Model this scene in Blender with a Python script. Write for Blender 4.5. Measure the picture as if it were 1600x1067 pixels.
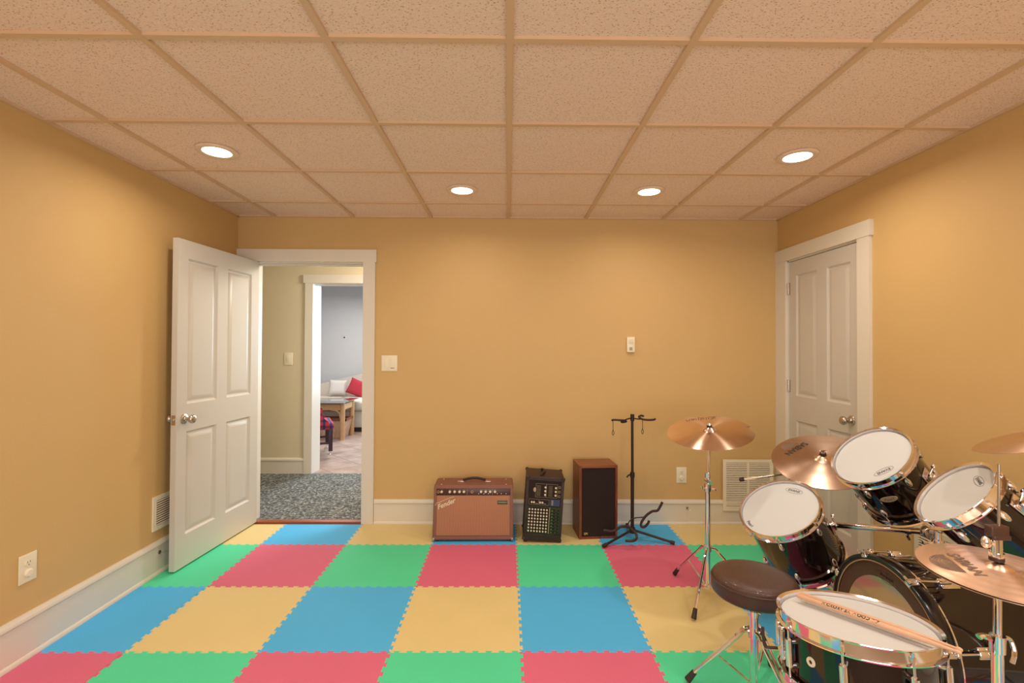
import bpy, bmesh, math, random
from mathutils import Matrix, Vector, Euler
random.seed(7)
for o in list(bpy.data.objects): bpy.data.objects.remove(o)
sc = bpy.context.scene
C = sc.collection
PI = math.pi

# ------------------------------------------------------------------ camera, world, light, exposure
H = 1.3786
def rotm(y, p, r):
    return Matrix.Rotation(y, 3, 'Z') @ Matrix.Rotation(p, 3, 'X') @ Matrix.Rotation(r, 3, 'Y')
Rm = rotm(-.0093, .0126, -.0046)
cam_data = bpy.data.cameras.new('camera')
cam_data.sensor_width = 36; cam_data.lens = 755.05 / 1600 * 36
cam_data.clip_start = .02
cam = bpy.data.objects.new('camera', cam_data); C.objects.link(cam)
M4 = Matrix.Identity(4)
for i in range(3):
    M4[i][0] = Rm[i][0]; M4[i][1] = Rm[i][2]; M4[i][2] = -Rm[i][1]
cam.matrix_world = Matrix.Translation((0, 0, H)) @ M4
sc.camera = cam

world = bpy.data.worlds.new('world'); sc.world = world; world.use_nodes = True
bg = world.node_tree.nodes['Background']
bg.inputs[0].default_value = (.8, .9, 1, 1); bg.inputs[1].default_value = .6
sc.view_settings.view_transform = 'Standard'; sc.view_settings.look = 'None'
sc.view_settings.gamma = 1; sc.view_settings.exposure = 0.0
sc.view_settings.use_curve_mapping = False

def area(name, loc, aim, sx, sy, power, col, shape='RECTANGLE', spread=PI):
    l = bpy.data.lights.new(name, 'AREA'); l.shape = shape; l.size = sx; l.size_y = sy
    l.energy = power; l.color = col; l.spread = spread
    o = bpy.data.objects.new(name, l); C.objects.link(o); o.location = loc
    o.rotation_euler = (Vector(aim) - Vector(loc)).to_track_quat('-Z', 'Y').to_euler()
    return o
CEIL = 2.3988
CAN = [(-1.531, 2.541), (-.301, 3.139), (.92, 3.136), (1.538, 2.545),
       (-1.53, .72), (-.30, 1.33), (.92, 1.33), (1.54, .72), (-.9, -.9), (1.0, -.9)]
CANCOL = (1.0, .84, .66)
for i, (x, y) in enumerate(CAN):
    area('downlight_lamp', (x, y, CEIL - .012), (x, y, 0), .10, .10, (6.6, 4.2, 4.2, 7.2, 9, 5.5, 5.5, 9, 7, 7)[i], CANCOL, 'DISK', math.radians(165))
# added fill behind the camera, sitting room daylight and bounce fill, unseen hall light
area('rear_fill_light', (0.2, -2.12, 1.35), (0.1, 2, 3.1), 2.6, 1.5, 68, (1.0, .92, .87))  # soft fill added to lift the ceiling and walls
area('sitting_room_window_light', (-.75, 8.85, 1.55), (-1.75, 4.6, .5), 1.5, 1.7, 75, (.58, .80, 1.0), spread=math.radians(130))
area('sitting_room_bounce_light', (-2.2, 7.2, 2.30), (-2.3, 7.2, 0), 2.2, 2.2, 66, (1.0, .95, .90))
area('hall_area_light', (-.6, 4.6, 2.3), (-1.6, 4.9, .3), .5, .5, 44, (1.0, .88, .72))  # unseen warm area light over the hall, no fixture modelled

# ------------------------------------------------------------------ materials
MAT = {}
def nt(m):
    m.use_nodes = True
    n = m.node_tree; return n, n.nodes['Principled BSDF']
def srgb(r, g, b):
    f = lambda c: (c/255/12.92) if c/255 <= .04045 else ((c/255+.055)/1.055)**2.4
    return (f(r), f(g), f(b), 1)
def node(t, typ, **kw):
    n = t.nodes.new(typ)
    for k, v in kw.items(): setattr(n, k, v)
    return n
def mat(name, col, rough=.5, metal=0, var=.06, scale=8, bump=0, bscale=60, coat=0, ior=1.5, spec=.5, aniso=0, trans=0, alpha=1, sheen=0):
    m = bpy.data.materials.new(name); t, b = nt(m)
    if len(col) == 3: col = (*col, 1)
    tc = node(t, 'ShaderNodeTexCoord')
    nz = node(t, 'ShaderNodeTexNoise'); nz.inputs['Scale'].default_value = scale; nz.inputs['Detail'].default_value = 3
    t.links.new(tc.outputs['Object'], nz.inputs['Vector'])
    rp = node(t, 'ShaderNodeMix', data_type='RGBA')
    rp.inputs[6].default_value = tuple(max(0, c*(1-var)) for c in col[:3]) + (1,)
    rp.inputs[7].default_value = tuple(min(1, c*(1+var)) for c in col[:3]) + (1,)
    t.links.new(nz.outputs['Fac'], rp.inputs[0]); t.links.new(rp.outputs[2], b.inputs['Base Color'])
    b.inputs['Roughness'].default_value = rough; b.inputs['Metallic'].default_value = metal
    b.inputs['IOR'].default_value = ior; b.inputs['Coat Weight'].default_value = coat
    b.inputs['Coat Roughness'].default_value = .03; b.inputs['Specular IOR Level'].default_value = spec
    b.inputs['Transmission Weight'].default_value = trans; b.inputs['Sheen Weight'].default_value = sheen
    if aniso:
        b.inputs['Anisotropic'].default_value = aniso; b.inputs['Anisotropic Rotation'].default_value = .25
        tg = node(t, 'ShaderNodeTangent', direction_type='RADIAL', axis='Z')
        t.links.new(tg.outputs[0], b.inputs['Tangent'])
    if bump:
        n2 = node(t, 'ShaderNodeTexNoise'); n2.inputs['Scale'].default_value = bscale; n2.inputs['Detail'].default_value = 4
        t.links.new(tc.outputs['Object'], n2.inputs['Vector'])
        bp = node(t, 'ShaderNodeBump'); bp.inputs['Strength'].default_value = bump; bp.inputs['Distance'].default_value = .004
        t.links.new(n2.outputs['Fac'], bp.inputs['Height']); t.links.new(bp.outputs[0], b.inputs['Normal'])
    MAT[name] = m
    return m
mat('wall_paint', srgb(207, 173, 117), .62, var=.02, scale=2, bump=.12, bscale=120)
mat('white_paint', srgb(222, 216, 204), .38, var=.01, spec=.4)
mat('door_paint', srgb(202, 198, 190), .34, var=.01, spec=.45)
mat('hall_paint', srgb(216, 204, 176), .6, var=.02)
mat('sitting_paint', srgb(206, 206, 206), .6, var=.02)
mat('trim_white', srgb(232, 208, 184), .45, var=.01)
mat('grid_white', srgb(214, 182, 148), .45, var=.01)
mat('plastic_white', srgb(236, 228, 206), .35, var=.01)
mat('plastic_tan', srgb(120, 104, 84), .5)  # greyish brown plastic of the dimmer slider
mat('duct_shade', srgb(86, 56, 38), .7)  # shade inside the vents, put into the colour
mat('subfloor', srgb(150, 130, 105), .8, var=.1)
mat('foam_red', srgb(218, 108, 142), .62, var=.05, scale=3, bump=.25, bscale=160, spec=.3)
mat('foam_green', srgb(84, 222, 172), .62, var=.05, scale=3, bump=.25, bscale=160, spec=.3)
mat('foam_blue', srgb(80, 186, 250), .62, var=.05, scale=3, bump=.25, bscale=160, spec=.3)
mat('foam_yellow', srgb(224, 206, 148), .62, var=.05, scale=3, bump=.25, bscale=160, spec=.3)
mat('chrome', (.88, .84, .85), .07, 1, var=.01)
mat('satin_nickel', (.55, .50, .45), .25, 1, var=.03)
mat('brass_bronze', (.68, .50, .40), .30, 1, var=.10, scale=14, aniso=.75)
mat('hat_bronze', (.93, .68, .54), .40, 1, var=.08, scale=14, aniso=.7)
mat('china_bronze', (.90, .68, .56), .19, 1, var=.12, scale=10, aniso=.95)
mat('black_lacquer', (.008, .003, .003), .07, 0, var=.02, coat=.45, ior=1.5)
mat('black_hoop', (.014, .009, .008), .22, 0, coat=.1)
mat('dark_rubber', (.035, .018, .016), .6)
mat('black_metal', (.030, .016, .013), .38, .2)
mat('drum_head', srgb(206, 211, 217), .5, var=.02, scale=5, spec=.3)
mat('drum_head_clear', (.50, .42, .34), .10, .75, var=.03)
mat('head_ring', (.085, .040, .025), .35, .1)
mat('print_black', (.03, .022, .02), .6)
mat('print_brown', (.20, .11, .075), .6)
mat('print_grey', (.22, .15, .11), .6)
mat('vinyl_brown', (.066, .029, .023), .33, var=.1, coat=.12, bump=.35, bscale=220)
mat('tolex_brown', srgb(132, 88, 74), .6, var=.06, bump=.5, bscale=300)
mat('panel_brown', srgb(66, 28, 18), .35)
mat('knob_ivory', srgb(228, 214, 190), .35)
mat('mixer_case', (.032, .013, .012), .5, bump=.4, bscale=240)
mat('mixer_panel', (.022, .008, .007), .55, spec=.25)
mat('mixer_line', srgb(176, 158, 130), .5)
mat('mixer_green', srgb(70, 140, 62), .5)
mat('mixer_blue', srgb(52, 60, 96), .5)
mat('badge_green', srgb(44, 72, 38), .4)
mat('badge_gold', srgb(196, 168, 112), .35, .3)
mat('stick_wood', srgb(214, 174, 146), .45, var=.12, scale=30)
mat('grille_black', (.022, .010, .009), .95, var=.5, scale=300, bump=.6, bscale=500)
mat('badge_silver', (.60, .50, .36), .35, .35)
mat('sofa_cloth', srgb(214, 204, 190), .85, var=.03, bump=.2, bscale=80)
mat('cushion_white', srgb(206, 200, 194), .85, var=.03)
mat('cushion_red', srgb(176, 44, 60), .8, var=.12, scale=20)
mat('table_wood', srgb(206, 162, 112), .45, var=.10, scale=12)
mat('dark_wood', srgb(52, 26, 40), .4, var=.1)
mat('threshold_wood', srgb(150, 84, 56), .4, var=.15, scale=20)
mat('caster_chrome', (.8, .8, .8), .15, 1)
g = mat('table_glass', (.10, .12, .10), .03, 0, var=.01, coat=1, ior=1.5)
g.node_tree.nodes['Principled BSDF'].inputs['Transmission Weight'].default_value = .35

def new_mat(name):
    m = bpy.data.materials.new(name); MAT[name] = m; t, b = nt(m)
    tc = node(t, 'ShaderNodeTexCoord'); return t, b, tc
def ramp(t, src, stops):
    r = node(t, 'ShaderNodeValToRGB'); e = r.color_ramp.elements
    while len(e) < len(stops): e.new(.5)
    for k, (p, c) in enumerate(stops):
        e[k].position = p; e[k].color = c if len(c) == 4 else (*c, 1)
    t.links.new(src, r.inputs[0]); return r
# mineral fibre ceiling tile: pale face with small dark fissures and pits
t, b, tc = new_mat('ceiling_tile')
mp = node(t, 'ShaderNodeMapping'); mp.inputs['Scale'].default_value = (1, 1.7, 1); t.links.new(tc.outputs['Object'], mp.inputs[0])
n0 = node(t, 'ShaderNodeTexNoise'); n0.inputs['Scale'].default_value = 60; t.links.new(mp.outputs[0], n0.inputs['Vector'])
mx = node(t, 'ShaderNodeMix', data_type='RGBA'); mx.inputs[0].default_value = .012
t.links.new(mp.outputs[0], mx.inputs[6]); t.links.new(n0.outputs['Color'], mx.inputs[7])
vz = node(t, 'ShaderNodeTexVoronoi'); vz.inputs['Scale'].default_value = 85; t.links.new(mx.outputs[2], vz.inputs['Vector'])
r1 = ramp(t, vz.outputs['Distance'], [(.0, srgb(150, 108, 70)), (.16, srgb(196, 158, 122)), (.26, srgb(242, 218, 200)), (1, srgb(249, 226, 209))])
n3 = node(t, 'ShaderNodeTexNoise'); n3.inputs['Scale'].default_value = 240; t.links.new(tc.outputs['Object'], n3.inputs['Vector'])
r2 = ramp(t, n3.outputs['Fac'], [(.35, (.86, .84, .82)), (.6, (1, 1, 1))])
mm = node(t, 'ShaderNodeMix', data_type='RGBA', blend_type='MULTIPLY'); mm.inputs[0].default_value = 1
t.links.new(r1.outputs[0], mm.inputs[6]); t.links.new(r2.outputs[0], mm.inputs[7]); t.links.new(mm.outputs[2], b.inputs['Base Color'])
b.inputs['Roughness'].default_value = .9; b.inputs['Specular IOR Level'].default_value = .1
# grey speckled loop carpet
t, b, tc = new_mat('carpet')
nz = node(t, 'ShaderNodeTexNoise'); nz.inputs['Scale'].default_value = 52; nz.inputs['Detail'].default_value = 5; nz.inputs['Roughness'].default_value = .75
t.links.new(tc.outputs['Object'], nz.inputs['Vector'])
r = ramp(t, nz.outputs['Fac'], [(.36, srgb(36, 40, 42)), (.47, srgb(82, 86, 86)), (.55, srgb(132, 136, 134)), (.68, srgb(214, 214, 206))])
t.links.new(r.outputs[0], b.inputs['Base Color']); b.inputs['Roughness'].default_value = .95
bp = node(t, 'ShaderNodeBump'); bp.inputs['Distance'].default_value = .01; t.links.new(nz.outputs['Fac'], bp.inputs['Height']); t.links.new(bp.outputs[0], b.inputs['Normal'])
# stone-look floor of the sitting room
t, b, tc = new_mat('sitting_floor')
nz = node(t, 'ShaderNodeTexNoise'); nz.inputs['Scale'].default_value = 5; nz.inputs['Detail'].default_value = 6
t.links.new(tc.outputs['Object'], nz.inputs['Vector'])
r = ramp(t, nz.outputs['Fac'], [(.3, srgb(146, 122, 108)), (.55, srgb(176, 152, 138)), (.75, srgb(192, 170, 156))])
br = node(t, 'ShaderNodeTexBrick'); br.inputs['Scale'].default_value = 1; br.inputs['Mortar Size'].default_value = .006
br.inputs['Brick Width'].default_value = .4; br.inputs['Row Height'].default_value = .4; br.offset = 0
mp = node(t, 'ShaderNodeMapping'); mp.inputs['Rotation'].default_value = (0, 0, PI/4)
t.links.new(tc.outputs['Object'], mp.inputs[0]); t.links.new(mp.outputs[0], br.inputs['Vector'])
t.links.new(r.outputs[0], br.inputs['Color1']); t.links.new(r.outputs[0], br.inputs['Color2']); br.inputs['Mortar'].default_value = srgb(132, 110, 98)
t.links.new(br.outputs[0], b.inputs['Base Color']); b.inputs['Roughness'].default_value = .45
# woven grille cloth
t, b, tc = new_mat('grille_cloth')
w = node(t, 'ShaderNodeTexWave'); w.inputs['Scale'].default_value = 40; w.inputs['Distortion'].default_value = 0; w.bands_direction = 'X'
t.links.new(tc.outputs['Object'], w.inputs['Vector'])
w2 = node(t, 'ShaderNodeTexWave'); w2.inputs['Scale'].default_value = 90; w2.bands_direction = 'Z'
t.links.new(tc.outputs['Object'], w2.inputs['Vector'])
r = ramp(t, w.outputs['Fac'], [(.0, srgb(150, 102, 78)), (.6, srgb(190, 136, 106)), (1, srgb(198, 146, 114))])
mm = node(t, 'ShaderNodeMix', data_type='RGBA', blend_type='MULTIPLY'); mm.inputs[0].default_value = .25
t.links.new(r.outputs[0], mm.inputs[6]); t.links.new(w2.outputs['Color'], mm.inputs[7]); t.links.new(mm.outputs[2], b.inputs['Base Color'])
b.inputs['Roughness'].default_value = .85
# walnut veneer
def wood(name, a, c, axis='Z', sc_=6, rough=.4):
    t, b, tc = new_mat(name)
    mp = node(t, 'ShaderNodeMapping'); s = {'X': (1, 10, 10), 'Y': (10, 1, 10), 'Z': (10, 10, 1)}[axis]
    mp.inputs['Scale'].default_value = s; t.links.new(tc.outputs['Object'], mp.inputs[0])
    nz = node(t, 'ShaderNodeTexNoise'); nz.inputs['Scale'].default_value = sc_; nz.inputs['Detail'].default_value = 5
    nz.inputs['Distortion'].default_value = .6
    t.links.new(mp.outputs[0], nz.inputs['Vector'])
    r = ramp(t, nz.outputs['Fac'], [(.3, a), (.7, c)]); t.links.new(r.outputs[0], b.inputs['Base Color']); b.inputs['Roughness'].default_value = rough
wood('walnut', srgb(94, 44, 28), srgb(134, 72, 48))
wood('walnut_top', srgb(110, 62, 42), srgb(146, 88, 60), 'X')
wood('basket_wood', srgb(188, 142, 110), srgb(224, 190, 160))
# red tartan
t, b, tc = new_mat('tartan')
def stripes(axis, sc_):
    w = node(t, 'ShaderNodeTexWave', bands_direction=axis); w.inputs['Scale'].default_value = sc_; t.links.new(tc.outputs['Object'], w.inputs['Vector']); return w
a1 = ramp(t, stripes('X', 4).outputs['Fac'], [(.0, (.02, .03, .12)), (.25, (.02, .03, .12)), (.3, (.42, .03, .05)), (1, (.42, .03, .05))])
a2 = ramp(t, stripes('Z', 4).outputs['Fac'], [(.0, (.25, .3, .6)), (.25, (.25, .3, .6)), (.3, (1, 1, 1)), (1, (1, 1, 1))])
mm = node(t, 'ShaderNodeMix', data_type='RGBA', blend_type='MULTIPLY'); mm.inputs[0].default_value = .8
t.links.new(a1.outputs[0], mm.inputs[6]); t.links.new(a2.outputs[0], mm.inputs[7]); t.links.new(mm.outputs[2], b.inputs['Base Color']); b.inputs['Roughness'].default_value = .8
# glowing lens of the recessed lamps
t, b, tc = new_mat('lamp_lens')
b.inputs['Emission Color'].default_value = (1, .93, .85, 1); b.inputs['Emission Strength'].default_value = 6; b.inputs['Base Color'].default_value = (1, 1, 1, 1)

# ------------------------------------------------------------------ mesh helpers
def frame(d):
    d = Vector(d).normalized()
    return d.to_track_quat('Z', 'Y').to_matrix().to_4x4()
class MB:
    def __init__(s): s.v = []; s.f = []
    def add(s, verts, faces, M=None):
        n = len(s.v)
        for p in verts: s.v.append(M @ Vector(p) if M is not None else Vector(p))
        for f in faces: s.f.append([i + n for i in f])
        return s
    def box(s, lo, hi, M=None, bev=0):
        bm = bmesh.new(); bmesh.ops.create_cube(bm, size=1)
        for v in bm.verts:
            v.co = Vector([(lo[i]+hi[i])/2 + v.co[i]*(hi[i]-lo[i]) for i in range(3)])
        if bev: bmesh.ops.bevel(bm, geom=bm.edges[:], offset=bev, segments=3, profile=.5, affect='EDGES')
        s.addbm(bm, M); return s
    def addbm(s, bm, M=None):
        bm.verts.index_update()
        s.add([v.co.copy() for v in bm.verts], [[v.index for v in f.verts] for f in bm.faces], M); bm.free()
    def cyl(s, a, b_, r0, r1=None, seg=20, caps=True):
        a = Vector(a); b_ = Vector(b_); r1 = r0 if r1 is None else r1
        L = (b_-a).length; M = Matrix.Translation(a) @ frame(b_-a)
        return s.lathe(([(0, 0)] if caps else []) + [(r0, 0), (r1, L)] + ([(0, L)] if caps else []), seg, M)
    def lathe(s, prof, seg=48, M=None, rf=None, closed=False):
        vs = []; ix = []
        for (r, z) in prof:
            if r <= 1e-7: ix.append([len(vs)]); vs.append((0, 0, z))
            else:
                ix.append(list(range(len(vs), len(vs)+seg)))
                for k in range(seg):
                    a = 2*PI*k/seg; q = r*(rf(a, r) if rf else 1); vs.append((q*math.cos(a), q*math.sin(a), z))
        fs = []
        pairs = list(zip(ix, ix[1:])) + ([(ix[-1], ix[0])] if closed else [])
        for A, B in pairs:
            for k in range(seg):
                k2 = (k+1) % seg
                a0, a1 = A[k % len(A)], A[k2 % len(A)]; b0, b1 = B[k % len(B)], B[k2 % len(B)]
                f = []
                for q in (a0, a1, b1, b0):
                    if q not in f: f.append(q)
                if len(f) > 2: fs.append(f)
        return s.add(vs, fs, M)
    def tube(s, pts, r, seg=12, smooth=0, rad=None):
        P = [Vector(p) for p in pts]
        if smooth:
            Q = []
            n = len(P)
            for i in range(n-1):
                p0, p1, p2, p3 = P[max(i-1, 0)], P[i], P[i+1], P[min(i+2, n-1)]
                for k in range(smooth):
                    u = k/smooth
                    Q.append(.5*((2*p1)+(p2-p0)*u+(2*p0-5*p1+4*p2-p3)*u*u+(3*p1-p0-3*p2+p3)*u**3))
            Q.append(P[-1]); P = Q
        n = len(P); rings = []; vs = []
        up = None
        for i, p in enumerate(P):
            d = (P[min(i+1, n-1)]-P[max(i-1, 0)]).normalized()
            if up is None:
                up = d.orthogonal().normalized()
            else:
                up = (up - d*up.dot(d)); up = up.normalized() if up.length > 1e-6 else d.orthogonal().normalized()
            w = d.cross(up); rr = rad[i] if rad else r
            rings.append(range(len(vs), len(vs)+seg))
            for k in range(seg):
                a = 2*PI*k/seg; vs.append(p + (up*math.cos(a)+w*math.sin(a))*rr)
        fs = []
        for A, B in zip(rings, rings[1:]):
            for k in range(seg): fs.append([A[k], A[(k+1) % seg], B[(k+1) % seg], B[k]])
        fs.append(list(rings[0])[::-1]); fs.append(list(rings[-1]))
        return s.add(vs, fs)
    def sph(s, c, r, sx=1, sy=1, sz=1, M=None, seg=20):
        bm = bmesh.new(); bmesh.ops.create_uvsphere(bm, u_segments=seg, v_segments=seg//2, radius=1)
        for v in bm.verts: v.co = Vector((c[0]+v.co.x*r*sx, c[1]+v.co.y*r*sy, c[2]+v.co.z*r*sz))
        s.addbm(bm, M); return s
    def prism(s, poly, z0, z1, M=None):   # polygon in XY extruded in Z
        n = len(poly)
        vs = [(x, y, z0) for x, y in poly] + [(x, y, z1) for x, y in poly]
        fs = [list(range(n))[::-1], list(range(n, 2*n))] + [[i, (i+1) % n, n+(i+1) % n, n+i] for i in range(n)]
        return s.add(vs, fs, M)
    def build(s, name, mat_, parent=None, org=(0, 0, 0), smooth=40, kind=None):
        me = bpy.data.meshes.new(name)
        og = Vector(org)
        me.from_pydata([tuple(v-og) for v in s.v], [], s.f)
        bm = bmesh.new(); bm.from_mesh(me); bmesh.ops.recalc_face_normals(bm, faces=bm.faces)
        for e in bm.edges:
            if len(e.link_faces) == 2 and e.calc_face_angle(0) > math.radians(smooth): e.smooth = False
        for f in bm.faces: f.smooth = True
        bm.to_mesh(me); bm.free()
        me.materials.append(MAT[mat_]); me.update()
        o = bpy.data.objects.new(name, me); C.objects.link(o)
        if parent is not None: o.parent = parent
        if kind: o['kind'] = kind
        return o
def tag(o, label, cat, group=None):
    o['label'] = label; o['category'] = cat
    if group: o['group'] = group
    return o
def thing(name, label, cat, loc=(0, 0, 0), rot=None, group=None):
    o = bpy.data.objects.new(name, None); C.objects.link(o); o.empty_display_size = .05
    o.location = loc
    if rot is not None: o.rotation_euler = rot
    return tag(o, label, cat, group)
def children(o): return [c for c in C.objects if c.parent == o]
def copy_tree(o, parent=None):
    c = o.copy(); C.objects.link(c)
    if parent: c.parent = parent
    for ch in children(o): copy_tree(ch, c)
    return c
def text_geo(s, size, shear=0, ext=.0004, bold=0):
    cu = bpy.data.curves.new('lettering', 'FONT'); cu.body = s; cu.size = size; cu.align_x = 'CENTER'; cu.align_y = 'CENTER'
    cu.extrude = ext; cu.shear = shear; cu.offset = bold; cu.resolution_u = 3
    o = bpy.data.objects.new('lettering', cu); C.objects.link(o)
    dg = bpy.context.evaluated_depsgraph_get(); me = o.evaluated_get(dg).to_mesh()
    v = [x.co.copy() for x in me.vertices]; f = [list(p.vertices) for p in me.polygons]
    o.evaluated_get(dg).to_mesh_clear(); bpy.data.objects.remove(o); bpy.data.curves.remove(cu)
    return v, f
def on_frame(o, x, y, z):  # matrix from origin and axes
    m = Matrix.Identity(4)
    for i in range(3): m[i][0] = x[i]; m[i][1] = y[i]; m[i][2] = z[i]; m[i][3] = o[i]
    return m

# ------------------------------------------------------------------ room shell
XL, XR, YB, YF = -2.119, 2.139, 3.805, -2.2
DX0, DX1, DZ = -1.985, -1.133, 2.034     # doorway in the back wall
RY0, RY1, RZ = 2.912, 3.668, 2.05        # closet door in the right wall
MB().box((XL-.1, YF-.1, -.1), (XR+.1, YB+.02, -.0125)).build('floor', 'subfloor', kind='structure')
MB().box((XL-.12, YF, -.1), (XL, YB+.115, CEIL+.1)).build('wall_left', 'wall_paint', kind='structure')
w = MB()
w.box((XR, YF, -.1), (XR+.12, RY0, CEIL+.1)); w.box((XR, RY1, -.1), (XR+.12, YB+.115, CEIL+.1)); w.box((XR, RY0, RZ), (XR+.12, RY1, CEIL+.1))
w.build('wall_right', 'wall_paint', kind='structure')
w = MB()
w.box((XL, YB, -.1), (DX0-.015, YB+.115, CEIL+.1)); w.box((DX1+.015, YB, -.1), (XR, YB+.115, CEIL+.1)); w.box((DX0-.015, YB, DZ+.015), (DX1+.015, YB+.115, CEIL+.1))
w.build('wall_back', 'wall_paint', kind='structure')
w = MB()
w.box((XL, YF-.12, -.1), (-1.3, YF, CEIL)); w.box((1.7, YF-.12, -.1), (XR, YF, CEIL)); w.box((-1.3, YF-.12, -.1), (1.7, YF, .55)); w.box((-1.3, YF-.12, 2.15), (1.7, YF, CEIL))
w.build('wall_front', 'wall_paint', kind='structure')
wn = MB()
for x in (-1.3, -.33, .67, 1.64): wn.box((x, YF-.08, .55), (x+.06, YF-.03, 2.15))
for z in (.55, 1.33, 2.09): wn.box((-1.3, YF-.08, z), (1.7, YF-.03, z+.06))
wn.build('added_window', 'white_paint', kind='structure')  # unseen window frame, added to go with the rear fill light
ce = MB().box((XL-.1, YF-.1, CEIL+.010), (XR+.1, YB+.1, CEIL+.1)).build('ceiling', 'ceiling_tile', kind='structure')
gr = MB()
GX = [.0032 + .6096*i for i in range(-3, 4)]
GY = [3.423 - .6096*n for n in range(0, 10)]
for i, x in enumerate(GX):
    gr.box((x-.012, YF, CEIL-.002), (x+.012, YB, CEIL+.012))
xs = [XL]+GX+[XR]
for y in GY:
    for a, b_ in zip(xs, xs[1:]):
        gr.box((a+.0122 if a != XL else a, y-.012, CEIL-.0012), (b_-.0122 if b_ != XR else b_, y+.012, CEIL+.012))
gr.build('ceiling_grid', 'grid_white', ce)
ga = MB()
ga.box((XL, YF, CEIL-.003), (XL+.016, YB, CEIL+.012)); ga.box((XR-.016, YF, CEIL-.003), (XR, YB, CEIL+.012)); ga.box((XL, YB-.016, CEIL-.003), (XR, YB, CEIL+.012))
ga.build('wall_angle', 'grid_white', ce)

def baseboard(name, a, b_, inward, h=.19):
    """profile swept from a to b_ along the wall, inward = unit normal into the room"""
    a = Vector((*a, 0)); b_ = Vector((*b_, 0)); d = (b_-a); L = d.length; d.normalize(); n = Vector((*inward, 0))
    prof = [(0, -.012), (.019, -.012), (.019, .004), (.016, .014), (.011, .019), (.010, .020), (.010, h-.036), (.013, h-.033), (.018, h-.029), (.018, h-.018), (.015, h-.012), (.011, h-.006), (.009, h), (0, h)]
    M = on_frame(a, n, Vector((0, 0, 1)), d)
    mb = MB().prism(prof, 0, L, M)
    return mb.build(name, 'white_paint', kind='structure')
baseboard('baseboard_back', (DX1+.095, YB), (XR, YB), (0, -1))
baseboard('baseboard_left', (XL, YF), (XL, YB-.02), (1, 0), .20)
baseboard('baseboard_right', (XR, YF), (XR, RY0-.105), (-1, 0))
# casings: trim_1 around the doorway, trim_2 around the closet door, trim_3 jamb, trim_4 threshold
c = MB()
c.box((DX1+.0, YB-.019, -.012), (DX1+.093, YB, 2.043)); c.box((XL+.001, YB-.019, -.012), (DX0, YB, 2.043))
c.box((XL+.001, YB-.022, 2.043), (DX1+.095, YB, 2.140)); c.box((DX1+.095, YB-.022, 2.043), (DX1+.103, YB, 2.140))
c.build('trim_1', 'white_paint', kind='structure')
c = MB()
c.box((DX1, YB, -.01), (DX1+.015, YB+.118, DZ)); c.box((DX0-.015, YB, -.01), (DX0, YB+.118, DZ)); c.box((DX0-.015, YB, DZ), (DX1+.015, YB+.118, DZ+.015))
c.box((DX1-.012, YB+.042, 0), (DX1, YB+.075, DZ)); c.box((DX0, YB+.042, DZ-.012), (DX1, YB+.075, DZ))
c.build('trim_2', 'white_paint', kind='structure')
c = MB(); x0 = XR-.019
c.box((x0, RY0-.1, -.012), (XR, RY0, 2.048)); c.box((x0, RY1, -.012), (XR, YB-.001, 2.048)); c.box((XR-.023, RY0-.112, 2.048), (XR, YB-.001, 2.142))
c.box((XR, RY0, 0), (XR+.1, RY0+.012, RZ)); c.box((XR, RY1-.012, 0), (XR+.1, RY1, RZ)); c.box((XR, RY0, RZ-.012), (XR+.1, RY1, RZ))
c.build('trim_3', 'white_paint', kind='structure')
MB().box((DX0, YB-.006, -.0125), (DX1, YB+.05, .014), bev=.004).build('trim_4', 'threshold_wood', kind='structure')

# panelled door: local x along width (0 = hinge), z up, y thickness; faces at y=0 and y=T
def door_mesh(W, Ht, T, cols, rows, both=True):
    mb = MB()
    xs = sorted({0, W} | {v for c_ in cols for v in c_}); zs = sorted({0, Ht} | {v for r_ in rows for v in r_})
    sides = [(0, -1), (T, 1)] if both else [(0, -1)]
    for (yf, sg) in sides:
        for i in range(len(xs)-1):
            for j in range(len(zs)-1):
                x0, x1, z0, z1 = xs[i], xs[i+1], zs[j], zs[j+1]
                if (x0, x1) in cols and (z0, z1) in rows:
                    loops = []
                    for ins, dep in ((0, 0), (.012, .010), (.020, .011), (.045, .002), (.052, .002)):
                        y = yf - sg*dep
                        loops.append([(x0+ins, y, z0+ins), (x1-ins, y, z0+ins), (x1-ins, y, z1-ins), (x0+ins, y, z1-ins)])
                    vs = [p for l in loops for p in l]; fs = []
                    for k in range(len(loops)-1):
                        for q in range(4): fs.append([4*k+q, 4*k+(q+1) % 4, 4*k+4+(q+1) % 4, 4*k+4+q])
                    fs.append([4*(len(loops)-1)+q for q in range(4)])
                    mb.add(vs, fs)
                else:
                    mb.add([(x0, yf, z0), (x1, yf, z0), (x1, yf, z1), (x0, yf, z1)], [[0, 1, 2, 3]])
    for (a, b_) in (((0, 0, 0), (0, T, Ht)), ((W, 0, 0), (W, T, Ht))):
        x = a[0]; mb.add([(x, 0, 0), (x, T, 0), (x, T, Ht), (x, 0, Ht)], [[0, 1, 2, 3]])
    for z in (0, Ht): mb.add([(0, 0, z), (W, 0, z), (W, T, z), (0, T, z)], [[0, 1, 2, 3]])
    return mb
def knob_mb(p, n, flip=1):
    M = Matrix.Translation(p) @ frame(n)
    return MB().lathe([(0, 0), (.032, 0), (.032, .003), (.027, .008), (.014, .011), (.011, .016), (.010, .030), (.014, .036), (.023, .042), (.027, .050), (.0275, .057), (.024, .064), (.016, .068), (0, .069)], 32, M)
# door_1: open white four panel door, hinge at the left jamb
T = .035
hinge = Vector((-1.950, 3.800, .012)); free = Vector((-2.008, 2.957, .012))
dx = (free-hinge); W1 = dx.length; dx.normalize()
d1 = bpy.data.objects.new('door_1', None); C.objects.link(d1); d1['kind'] = 'structure'
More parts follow.
